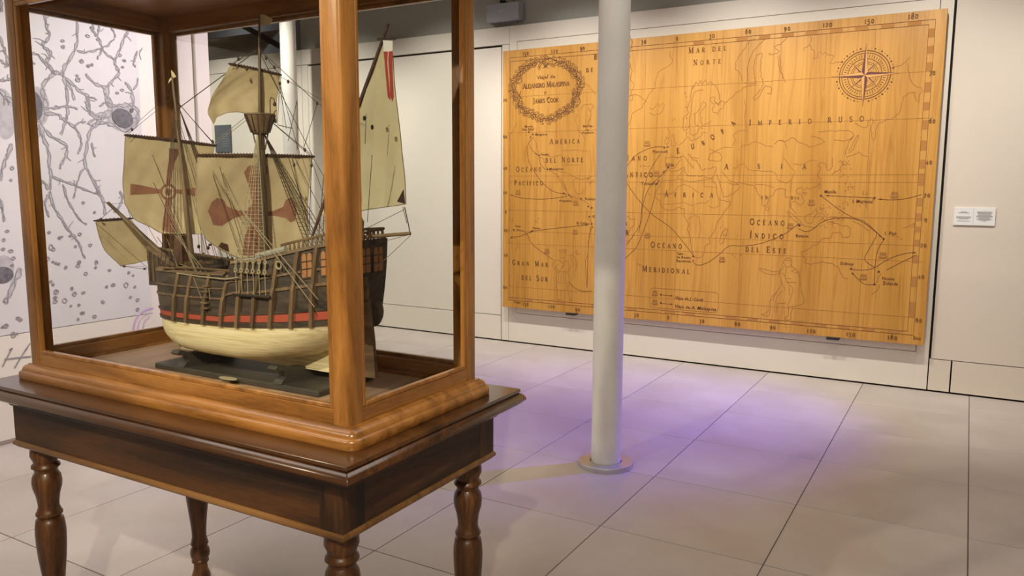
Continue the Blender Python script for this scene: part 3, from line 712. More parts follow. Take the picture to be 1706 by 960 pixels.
# crow's nest: staved basket
mb = MB().lathe([(0.018, 1.642), (0.022, 1.645), (0.027, 1.655), (0.040, 1.694), (0.042, 1.695), (0.042, 1.699), (0.038, 1.699), (0.026, 1.657), (0.012, 1.65)], (UM, 0, 0), 20)
mb.build('crows_nest', M['rider'], shp, HO, smooth=True)
for k in range(14):
    a = 2*math.pi*k/14; MB().beam((UM+0.0245*math.cos(a), 0.0245*math.sin(a), 1.647), (UM+0.041*math.cos(a), 0.041*math.sin(a), 1.696), 0.002, 0.004).build('stave', M['hullw'], shp, HO)
MB().tube([(UM+0.036, 0.005, 1.697), (UM+0.036, 0.005, 1.735), (UM+0.041, 0.006, 1.743), (UM+0.048, 0.008, 1.74), (UM+0.05, 0.009, 1.728)], 0.0016, 5).ball((UM+0.05, 0.009, 1.724), 0.005, 8, 6, (1, 1, 1.2)).build('lantern_hook', M['block'], shp, HO, smooth=True)
for k in range(4):
    a = R(45+90*k); MB().beam((UM+0.011*math.cos(a), 0.011*math.sin(a), 1.60), (UM+0.02*math.cos(a), 0.02*math.sin(a), 1.645), 0.004, 0.004).build('mast_knee', M['mastw'], shp, HO)

# ---- sails: outlines give four edges, the cloth billows forward off its plane
def resample(pts, n):
    P = [Vector(p) for p in pts]; L = [0]
    for a, b in zip(P, P[1:]): L.append(L[-1]+(b-a).length)
    out = []
    for k in range(n):
        t = L[-1]*k/(n-1); i = 0
        while i < len(L)-2 and L[i+1] < t: i += 1
        s = (t-L[i])/max(1e-9, L[i+1]-L[i]); out.append(P[i]+(P[i+1]-P[i])*s)
    return out
class Sail:
    def __init__(s, name, proj, top, left, right, foot, billow, nrm, mt, nu=25, nv=21):
        s.nu, s.nv = nu, nv; s.proj = proj; s.billow = billow; s.nrm = Vector(nrm)
        T = resample([proj(*p) for p in top], nu); B = resample([proj(*p) for p in foot], nu)
        Lf = resample([proj(*p) for p in left], nv); Rt = resample([proj(*p) for p in right], nv)
        G_ = []
        for j in range(nv):
            t = j/(nv-1); row = []
            for i in range(nu):
                q = i/(nu-1)
                p = (1-t)*T[i]+t*B[i]+(1-q)*Lf[j]+q*Rt[j]-((1-q)*(1-t)*T[0]+q*(1-t)*T[-1]+(1-q)*t*B[0]+q*t*B[-1])
                bl = billow*math.sin(math.pi*min(1, t*0.9))*(0.25+0.75*math.sin(math.pi*q))+0.0022*math.sin(q*19+t*5)*t+0.0016*math.sin(q*7-t*11+1)+0.0010*math.sin(q*31+t*17)
                row.append(p+s.nrm*bl)
            G_.append(row)
        s.G = G_
        th = 0.0008
        mb = MB().grid([[tuple(p) for p in r] for r in G_]); mb.f = list(mb.f)
        back = [[tuple(p-s.nrm*th) for p in r] for r in G_]
        mb.grid(back)
        s.o = mb.build(name, mt, shp, HO, smooth=True, fix=False)
        # hem rope around the cloth
        edge = G_[0]+[r[-1] for r in G_[1:]]+list(reversed(G_[-1]))[1:]+[r[0] for r in reversed(G_)][1:]
        MB().tube(edge, 0.0013, 4, False).build('bolt_rope', M['rope2'], s.o, HO)
    def inv(s, x, y):                       # pixel on the cloth -> grid parameters (nearest cell)
        p = s.proj(x, y); best = None
        for j in range(s.nv):
            for i in range(s.nu):
                d = (s.G[j][i]-p); d -= s.nrm*d.dot(s.nrm); d = d.length_squared
                if best is None or d < best[0]: best = (d, i, j)
        return best[1], best[2]
    def surf(s, p):                         # billow offset at a plane point
        best = sorted(((s.G[j][i]-p)-s.nrm*(s.G[j][i]-p).dot(s.nrm)).length_squared*1e6+0*(i+j) for j in range(0) for i in range(0))
        return p
    def patch(s, name, polys, mt, side):
        """painted figure: fine triangles dropped onto the cloth"""
        import bmesh
        mb = MB()
        for pol in polys:
            P = [s.proj(*q) for q in pol]
            tri = mgeo.tessellate_polygon([P]); mb.add(P, [tuple(t) for t in tri])
        me = bpy.data.meshes.new(name); me.from_pydata(mb.v, [], mb.f)
        b = bmesh.new(); b.from_mesh(me)
        for _ in range(3):
            long = [e for e in b.edges if e.calc_length() > 0.010]
            if long: bmesh.ops.subdivide_edges(b, edges=long, cuts=1, use_grid_fill=False)
            bmesh.ops.triangulate(b, faces=b.faces)
        flat = [(i, j) for j in range(s.nv) for i in range(s.nu)]
        for v in b.verts:
            ds = sorted(((s.G[j][i]-v.co)-s.nrm*(s.G[j][i]-v.co).dot(s.nrm)).length_squared for i, j in flat[:0])
            acc = 0; wsum = 0
            for i, j in flat:
                g_ = s.G[j][i]; d = g_-v.co; k = d.dot(s.nrm); dd = (d-s.nrm*k).length_squared
                if dd < 0.0004:
                    w_ = 1/(dd+1e-7); acc += w_*k; wsum += w_
            if wsum: v.co += s.nrm*(acc/wsum)+s.nrm*side*0.0014
        b.to_mesh(me); b.free(); me.materials.append(mt)
        for v in me.vertices: v.co.z -= ZK
        o = bpy.data.objects.new(name, me); C.objects.link(o); o.parent = s.o
        return o
def PL(u0, deg): return lambda x, y: at_line(x, y, u0, R(deg))
MA, FA = 76, 72
fwd = lambda deg: (-math.sin(R(deg)), math.cos(R(deg)), 0)
def shade(a): return a
main = Sail('main_sail', PL(UM-0.022, MA), [(330, 262), (521, 263)], [(330, 262), (328.5, 320), (332, 372), (345, 400), (363, 413)], [(521, 263), (516, 310), (514, 420)],
            [(363, 413), (400, 431), (455, 427), (514, 420)], 0.030, fwd(MA), M['sail'])
# cross with flared, lobed ends
main.patch('painted_cross', [
    [(350, 352), (357, 336), (366, 330), (378, 333), (384, 344), (403, 351), (418, 352), (418, 359), (402, 362), (384, 372), (375, 377), (360, 375), (355, 362)],
    [(446, 353), (462, 352), (478, 345), (482, 333), (490, 329), (496, 338), (499, 352), (496, 368), (489, 371), (481, 364), (466, 360), (446, 360)],
    [(418, 352), (427, 340), (424, 318), (416, 300), (410, 288), (415, 277), (431, 273), (446, 277), (449, 288), (443, 302), (438, 320), (439, 340), (446, 353), (446, 360), (440, 376), (446, 402), (447, 424), (404, 427), (412, 400), (424, 376), (418, 359)]], M['cross'], -1)
main.patch('clew_patch', [[(372, 404), (384, 408), (384, 424), (362, 413)]], M['yardw'], -1)
fore = Sail('fore_sail', PL(-0.275, FA), [(209, 228), (357, 245)], [(209, 228), (206, 300), (209, 340), (224, 366), (252, 379)], [(357, 245), (354, 300), (352, 391)],
            [(252, 379), (270, 389), (320, 390), (352, 391)], 0.028, fwd(FA), M['sail'])
def circ(cx, cy, r, n=18): return [(cx+r*math.cos(2*math.pi*k/n), cy+r*math.sin(2*math.pi*k/n)) for k in range(n)]
def annulus(cx, cy, r0, r1, n=18):
    out = []
    for k in range(n):
        a, b = 2*math.pi*k/n, 2*math.pi*(k+1)/n
        out.append([(cx+r0*math.cos(a), cy+r0*math.sin(a)), (cx+r1*math.cos(a), cy+r1*math.sin(a)), (cx+r1*math.cos(b), cy+r1*math.sin(b)), (cx+r0*math.cos(b), cy+r0*math.sin(b))])
    return out
fore.patch('painted_cross', [[(219, 306), (240, 309), (262, 314), (273, 316), (273, 322), (262, 323), (240, 324), (219, 325)], [(298, 316), (310, 316), (334, 312), (334, 328), (310, 324), (298, 322)],
    [(282, 247), (302, 249), (294, 270), (289, 300), (288, 308), (281, 308), (282, 290), (284, 268)], [(281, 332), (289, 332), (290, 350), (303, 388), (270, 388), (279, 352)], circ(285, 320, 6)]+annulus(285, 320, 10, 14), M['cross'], -1)
tops = Sail('top_sail', PL(UM-0.012, MA), [(385, 109), (466, 127)], [(385, 109), (374, 128), (354, 163), (346, 187), (356, 207)], [(466, 127), (463, 162), (460, 205)],
            [(356, 207), (362, 195), (380, 187), (403, 186), (430, 196), (460, 205)], 0.022, fwd(MA), M['sail'], 19, 19)
spr = Sail('sprit_sail', PL(-0.525, 80), [(160, 370), (219, 367)], [(160, 370), (165, 393), (177, 420), (201, 443)], [(219, 367), (238, 390), (256, 412)],
           [(201, 443), (225, 439), (246, 434), (256, 412)], 0.014, fwd(80), M['sail'], 15, 15)
def mz(x, y): return at_line(x, y, 0.36, R(6))
miz = Sail('mizzen_sail', mz, [(533, 352), (560, 278), (600, 168), (636, 76)], [(533, 352), (548, 370), (575, 361)], [(636, 76), (652, 78), (662, 200), (675, 300), (677, 340)],
           [(575, 361), (606, 350), (640, 345), (677, 340)], 0.012, (0, 1, 0), M['sail2'], 21, 17)
miz.patch('clew_patch', [[(660, 336), (673, 315), (676, 340)]], mat('dark_clew', srgb(64, 40, 32), 0.8), -1)
# yards with lashings
def yard(name, a, b, r, parent=shp, lash=24):
    a = Vector(a); b = Vector(b); pts = [a+(b-a)*k/8 for k in range(9)]; rs = [r*(0.55+0.45*math.sin(math.pi*k/8)) for k in range(9)]
    o = MB().tube(pts, rs, 8).build(name, M['yardw'], shp, HO, smooth=True)
    mb = MB(); d = (b-a).normalized(); q = Vector((0, 0, 1)); e = d.cross(q)
    for k in range(1, lash):
        c = a+(b-a)*k/lash; rr = r*(0.55+0.45*math.sin(math.pi*k/lash))+0.0012
        mb.tube([c+(q*math.cos(t*math.pi/3)+e*math.sin(t*math.pi/3))*rr+d*0.002*t/6 for t in range(7)], 0.0011, 4)
    tag(mb.build('lashing', M['rope'], o, HO), kind='stuff')
    return o
yard('main_yard', PL(UM-0.024, MA)(326, 259), PL(UM-0.024, MA)(524, 261), 0.0062, lash=40)
yard('fore_yard', PL(-0.277, FA)(207, 225), PL(-0.277, FA)(361, 243), 0.0058, lash=34)
yard('top_yard', PL(UM-0.014, MA)(381, 106), PL(UM-0.014, MA)(469, 125), 0.0045, lash=18)
yard('sprit_yard', PL(-0.527, 80)(156, 368), PL(-0.527, 80)(222, 364), 0.0042, lash=10)
yard('lateen_yard', mz(518, 400), mz(647, 40), 0.0062, lash=40)
spar('boomkin', (0.43, 0.0, 1.362), tuple(at_v(684, 389, 0.04)), 0.0055, 0.0045, M['deck'])
# flags
def flag(name, pts, v, mt, par=None):
    P = [at_v(x, y, v) for x, y in pts]; return MB().prism([tuple(p) for p in P], (0.0008, 0.001, 0)).build(name, mt, par or shp, HO)
flag('pennant', [(433, 24), (441, 25), (450, 29), (454, 33), (449, 41), (441, 42), (433, 43)], 0.01, M['sail'])
flag('pennant', [(285, 117), (289, 121), (293, 128), (287, 131), (280, 139), (282, 132), (286, 128)], 0.0, M['sail'])
MB().tube([tuple(at_v(629, 65, -0.012)), tuple(at_v(659, 65, -0.012))], 0.0022, 6).build('flag_spar', M['block'], shp, HO)
P = lambda L: [at_v(x, y, -0.012) for x, y in L]
fl = MB().prism([tuple(p) for p in P([(638, 67), (654, 68), (654, 86), (639, 87)])], (0.0008, 0.001, 0)).build('white_ensign', M['white'], shp, HO)
for s_ in ([(639, 86), (646, 86), (645, 104), (647, 128), (651, 168), (646, 162), (643, 130), (641, 106)], [(648, 86), (654, 85), (654, 108), (655, 138), (656, 162), (654, 170), (650, 160), (649, 128), (647, 100)]):
    MB().prism([tuple(p) for p in P(s_)], (0.0008, -0.001, 0)).build('red_streamer', mat('red_cloth', srgb(176, 62, 54), 0.8), fl, HO)

# ---- rigging
def rope(pts, r=0.0008, pale=False, name='stay'):
    return MB().tube(pts, r, 4).build(name, M['rope2'] if pale else M['rope'], shp, HO)
def RP(*a, r=0.0008, pale=False):
    rope([at_v(*p) for p in a], r, pale)
mt_top = Vector((UM, 0, 1.66)); ft_top = Vector((FT.x+0.012, 0, 1.73))
def shrouds(top, lows, side, nr, dark=True):
    tp = Vector(top)+Vector((0, side*0.010, 0))
    L = [(tp, Vector(l)) for l in lows]
    mt = M['rope'] if dark else M['rope2']
    for a, b in L: MB().tube([a, b], 0.0010, 4).build('shroud', mt, shp, HO)
    for k in range(1, nr):
        t = 0.10+0.88*k/nr
        pts = [a+(b-a)*t for a, b in L]
        MB().tube(pts, 0.00065, 4).build('ratline', mt, shp, HO)
shrouds((UM, 0, 1.650), DE[('main', -1)], -1, 30, False)
shrouds((UM, 0, 1.650), DE[('main', 1)], 1, 26)
shrouds(ft_top, DE[('fore', -1)], -1, 4)
shrouds(ft_top, DE[('fore', 1)], 1, 4)
shrouds((0.383, -0.02, 1.70), [(0.39+0.015*k, -0.092, 1.36) for k in range(3)], -1, 2)
ft = (290, 160, 0); mtp = (431, 82, 0)
RP((211, 225, -0.15), ft, r=0.0007); RP((209, 222, -0.15), (288, 152, 0), r=0.0007)
RP((297, 181, 0), (428, 84, 0), r=0.0014)
RP((294, 168, 0), (356, 240, 0.10), r=0.0011); RP((297, 172, 0), (359, 242, 0.10), r=0.0007)
RP((358, 241, 0.10), (417, 195, 0), r=0.0008, pale=True); RP((356, 238, 0.10), (414, 191, 0), r=0.0008, pale=True)
RP((386, 107, -0.08), (431, 84, 0)); RP((389, 104, -0.08), (430, 80, 0)); RP((384, 110, -0.08), (415, 88, 0))
RP((433, 80, 0), (466, 125, 0.06), r=0.0009); RP((434, 84, 0), (530, 173, 0.02), (600, 205, 0), r=0.0009); RP((466, 127, 0.06), (560, 180, 0.02), r=0.0007)
RP((433, 88, 0), (520, 258, 0.16), r=0.0009); RP((455, 205, 0.0), (519, 258, 0.16), r=0.0008); RP((452, 203, 0), (520, 262, 0.16), r=0.0008)
for x, y in ((443, 97), (457, 112), (480, 136), (528, 172), (397, 98), (466, 139), (508, 250), (385, 110), (350, 278), (366, 278), (490, 275), (519, 276), (299, 178), (354, 236), (220, 216), (411, 115)):
    p = at_v(x, y, 0.0 if x > 420 else -0.05); MB().ball(p, 0.0045, 8, 6, (0.8, 0.8, 1.2)).build('block', M['block'], shp, HO, smooth=True)
RP((466, 140, 0.05), (477, 215, 0.02)); RP((466, 140, 0.05), (487, 214, 0.02)); RP((466, 140, 0.05), (462, 206, 0.03)); RP((462, 208, 0.03), (487, 214, 0.02), r=0.0014)
RP((487, 214, 0.02), (500, 260, 0.0)); RP((495, 167, 0.02), (480, 235, 0.02)); RP((528, 175, 0.0), (505, 250, 0.0)); RP((495, 170, 0), (495, 250, 0))
RP((519, 263, 0.15), (518, 300, 0.13), (515, 392, 0.1), r=0.0010); RP((520, 270, 0.15), (546, 345, 0.05)); RP((521, 262, 0.15), (560, 330, 0.0))
RP((350, 278, -0.12), (401, 348, -0.14), (524, 512, -0.15), r=0.0010, pale=True); RP((366, 276, -0.12), (405, 352, -0.14), (530, 499, -0.145), r=0.0010, pale=True)
RP((350, 278, -0.12), (400, 425, -0.12)); RP((366, 278, -0.12), (408, 425, -0.12)); RP((385, 330, -0.13), (352, 285, -0.12), pale=True)
for x0, x1 in ((480, 523), (486, 515), (490, 560)): RP((x0, 260, 0.10), (x1, 400, 0.09), r=0.0008)
RP((280, 345, -0.13), (326, 448, -0.12), pale=True); RP((276, 345, -0.13), (335, 470, -0.125), pale=True); RP((283, 372, -0.10), (335, 452, -0.12), pale=True)
RP((277, 395, -0.1), (300, 455, -0.11), pale=True); RP((290, 390, -0.1), (345, 455, -0.12), pale=True); RP((262, 395, -0.08), (300, 450, -0.11))
for x0, y0, x1, y1 in ((225, 238, 300, 400), (246, 238, 310, 400), (215, 320, 262, 405), (300, 240, 345, 430), (292, 200, 352, 440), (295, 200, 362, 430), (298, 200, 370, 432), (288, 160, 300, 240)): RP((x0, y0, -0.06), (x1, y1, -0.04), r=0.0007)
for x0, x1 in ((330, 334), (340, 347), (348, 358), (358, 371), (366, 384)): RP((x0, 392, 0.08), (x1, 428, 0.10))
for x, y in ((331, 411), (347, 413), (339, 424)): MB().ball(at_v(x, y, 0.09), 0.006, 8, 6, (0.8, 0.8, 1.1)).build('block', M['block'], shp, HO, smooth=True)
# pale sheet running along the waist and slack bow lines
RP((295, 455, -0.125), (335, 461, -0.13), (375, 465, -0.14), (397, 462, -0.145), r=0.0022, pale=True)
RP((300, 440, -0.1), (345, 456, -0.12), (350, 500, -0.15), r=0.0008, pale=True); RP((322, 462, -0.14), (336, 498, -0.15), r=0.0008, pale=True)
RP((190, 345, -0.0), (168, 365, -0.1)); RP((182, 340, 0), (209, 338, 0.0), (219, 366, 0.03)); RP((160, 372, -0.15), (250, 450, -0.05), r=0.0006); RP((200, 443, -0.12), (238, 448, -0.08), r=0.0009); RP((205, 443, -0.12), (240, 444, -0.08), r=0.0007)
for x, y, v in ((241, 448, -0.08), (207, 444, -0.1), (168, 365, -0.1), (350, 408, -0.1)): MB().ball(at_v(x, y, v), 0.005, 8, 6, (1.3, 0.8, 0.7)).build('block', M['block'], shp, HO, smooth=True)
RP((520, 397, 0.0), (556, 415, 0.02), r=0.0009); RP((520, 392, 0), (505, 405, 0)); RP((541, 367, 0), (522, 400, 0), r=0.0009, pale=True)
RP((674, 345, 0.03), (680, 372, 0.03), (683, 388, 0.04), r=0.0013); RP((671, 345, 0.03), (678, 372, 0.03), r=0.0008); RP((672, 350, 0.03), (620, 376, 0.02), (585, 392, 0)); RP((684, 392, 0.04), (655, 420, 0.02), (625, 447, 0.0), pale=True); RP((682, 391, 0.04), (612, 410, 0.02))
RP((620, 258, -0.03), (612, 370, -0.02)); RP((610, 190, -0.03), (608, 240, -0.03))
for x, y in ((607, 197), (620, 212)): MB().ball(at_v(x, y, -0.03), 0.005, 8, 6, (0.8, 0.8, 1.3)).build('block', M['block'], shp, HO, smooth=True)

# ================================================================ THE WOODEN MAP (engraving laid in the plane of its face)
MY = 6.37
m = mat('map_wood', srgb(208, 152, 82), 0.42)
MW = {}
mp = mapping(m, (5.0, 5.0, 0.20)); nz = N(m, 'ShaderNodeTexNoise', Scale=1.6, Detail=2.0, Roughness=0.45, Distortion=0.25); lk(m, mp.outputs[0], nz.inputs['Vector'])
wv = N(m, 'ShaderNodeMath', operation='MULTIPLY'); wv.inputs[1].default_value = 62.0; lk(m, nz.outputs['Fac'], wv.inputs[0])
sn = N(m, 'ShaderNodeMath', operation='SINE'); lk(m, wv.outputs[0], sn.inputs[0])
mr = N(m, 'ShaderNodeMapRange'); mr.inputs[1].default_value = 0.55; mr.inputs[2].default_value = 1.0; lk(m, sn.outputs[0], mr.inputs[0])
mp2 = mapping(m, (55, 55, 1.6)); n2 = N(m, 'ShaderNodeTexNoise', Scale=1.0, Detail=4.0, Roughness=0.6); lk(m, mp2.outputs[0], n2.inputs['Vector'])
mp3 = mapping(m, (3.3, 3.3, 0.05)); n3 = N(m, 'ShaderNodeTexNoise', Scale=1.5, Detail=1.0); lk(m, mp3.outputs[0], n3.inputs['Vector'])
r3 = ramp(m, n3.outputs['Fac'], [(0.35, srgb(192, 138, 58)), (0.65, srgb(210, 155, 74))])
r2 = ramp(m, n2.outputs['Fac'], [(0.32, (0.84, 0.80, 0.73)), (0.50, (0.97, 0.97, 0.96)), (0.7, (1, 1, 1))])
x1 = N(m, 'ShaderNodeMix', data_type='RGBA', blend_type='MULTIPLY'); x1.inputs[0].default_value = 1.0
lk(m, r3.outputs[0], x1.inputs[6]); lk(m, r2.outputs[0], x1.inputs[7])
x2 = N(m, 'ShaderNodeMix', data_type='RGBA', blend_type='MULTIPLY'); x2.inputs[7].default_value = (*srgb(226, 206, 176), 1)
ms_ = N(m, 'ShaderNodeMath', operation='MULTIPLY'); ms_.inputs[1].default_value = 0.42; lk(m, mr.outputs[0], ms_.inputs[0])
lk(m, ms_.outputs[0], x2.inputs[0]); lk(m, x1.outputs[2], x2.inputs[6]); lk(m, x2.outputs[2], m.node_tree.nodes['Principled BSDF'].inputs['Base Color'])
M['map'] = m
M['ink'] = mat('burnt_engraving', srgb(104, 62, 30), 0.8); M['ink2'] = mat('fine_engraving', srgb(150, 98, 46), 0.8); M['ink3'] = mat('compass_inlay', srgb(92, 44, 36), 0.6); M['band'] = mat('border_tone', srgb(176, 120, 58), 0.8)
c_ = [at_y(837, 86, MY), at_y(1580, 13, MY), at_y(1538, 576, MY), at_y(838, 511, MY)]
X0, X1, Z0, Z1 = (c_[0].x+c_[3].x)/2, (c_[1].x+c_[2].x)/2, (c_[2].z+c_[3].z)/2, (c_[0].z+c_[1].z)/2
XC = (X0+X1)/2
mapo = empty('wooden_map', (XC, 6.45, Z0)); tag(mapo, 'large engraved wooden world map with a compass rose, mounted on the back wall', 'map')
MO = (XC, 6.45, Z0)
MB().bbox(X0, X1, MY, MY+0.045, Z0, Z1, 0.002).build('map_board', M['map'], mapo, MO)
MB().box(X0+0.15, X1-0.15, MY+0.046, 6.449, Z0+0.12, Z1-0.12).build('batten_frame', M['gap'], mapo, MO)
for px, py in ((950, 521), (1387, 563)):
    p = at_y(px, py, MY); x = p.x
    MB().bbox(x-0.045, x+0.045, MY-0.004, 6.449, Z0-0.022, Z0-0.0005, 0.002).build('mounting_clip', M['dark'], mapo, MO)
DY = [0.0009]
def mpx(x, y): p = at_y(x, y, MY); return (p.x, p.z)
def ribbon(mb, pts, w, w1=None, close=False):
    P = [Vector((a, b)) for a, b in pts]
    Q = [P[0]]
    for p in P[1:]:
        if (p-Q[-1]).length > 1e-5: Q.append(p)
    P = Q; n = len(P)
    if n < 2: return
    rows = []
    for i, p in enumerate(P):
        a = P[i-1] if i > 0 else (P[-1] if close else P[0]); b = P[i+1] if i < n-1 else (P[0] if close else P[-1])
        d = b-a; d = d.normalized() if d.length > 1e-9 else Vector((1, 0)); q = Vector((-d.y, d.x))
        ww = w if w1 is None else w+(w1-w)*i/(n-1)
        rows.append([(p.x+q.x*ww/2, MY-DY[0], p.y+q.y*ww/2), (p.x-q.x*ww/2, MY-DY[0], p.y-q.y*ww/2)])
    if close: rows.append(rows[0])
    mb.grid(rows); DY[0] += 0.000004
def poly(mb, pts):
    DY[0] += 0.000004
    P = [Vector((a, MY-DY[0], b)) for a, b in pts]; mb.add(P, [tuple(t) for t in mgeo.tessellate_polygon([P])])
def disc(mb, x, z, r, n=10): poly(mb, [(x+r*math.cos(2*math.pi*k/n), z+r*math.sin(2*math.pi*k/n)) for k in range(n)])
def jag(pts, amp, step=0.018, seed=0):
    g = random.Random(seed+len(pts)*7+int(pts[0][0]*1000)); out = [pts[0]]
    for a, b in zip(pts, pts[1:]):
        L = math.hypot(b[0]-a[0], b[1]-a[1]); k = max(1, int(L/step))
        for i in range(1, k+1):
            t = i/k; e = amp if i < k else amp*0.4
            out.append((a[0]+(b[0]-a[0])*t+g.uniform(-e, e), a[1]+(b[1]-a[1])*t+g.uniform(-e, e)))
    return out
def smooth(pts, k=6):
    out = []; n = len(pts)
    for i in range(n-1):
        p0 = pts[max(i-1, 0)]; p1 = pts[i]; p2 = pts[i+1]; p3 = pts[min(i+2, n-1)]
        for j in range(k):
            t = j/k; out.append(tuple(0.5*((2*p1[d])+(-p0[d]+p2[d])*t+(2*p0[d]-5*p1[d]+4*p2[d]-p3[d])*t*t+(-p0[d]+3*p1[d]-3*p2[d]+p3[d])*t**3) for d in (0, 1)))
    out.append(pts[-1]); return out
def bm(mb, name, mt, lab=None, kind=None):
    o = mb.build(name, mt, mapo, MO, fix=False)
    if lab: o['label'] = lab
    if kind: o['kind'] = kind
    return o
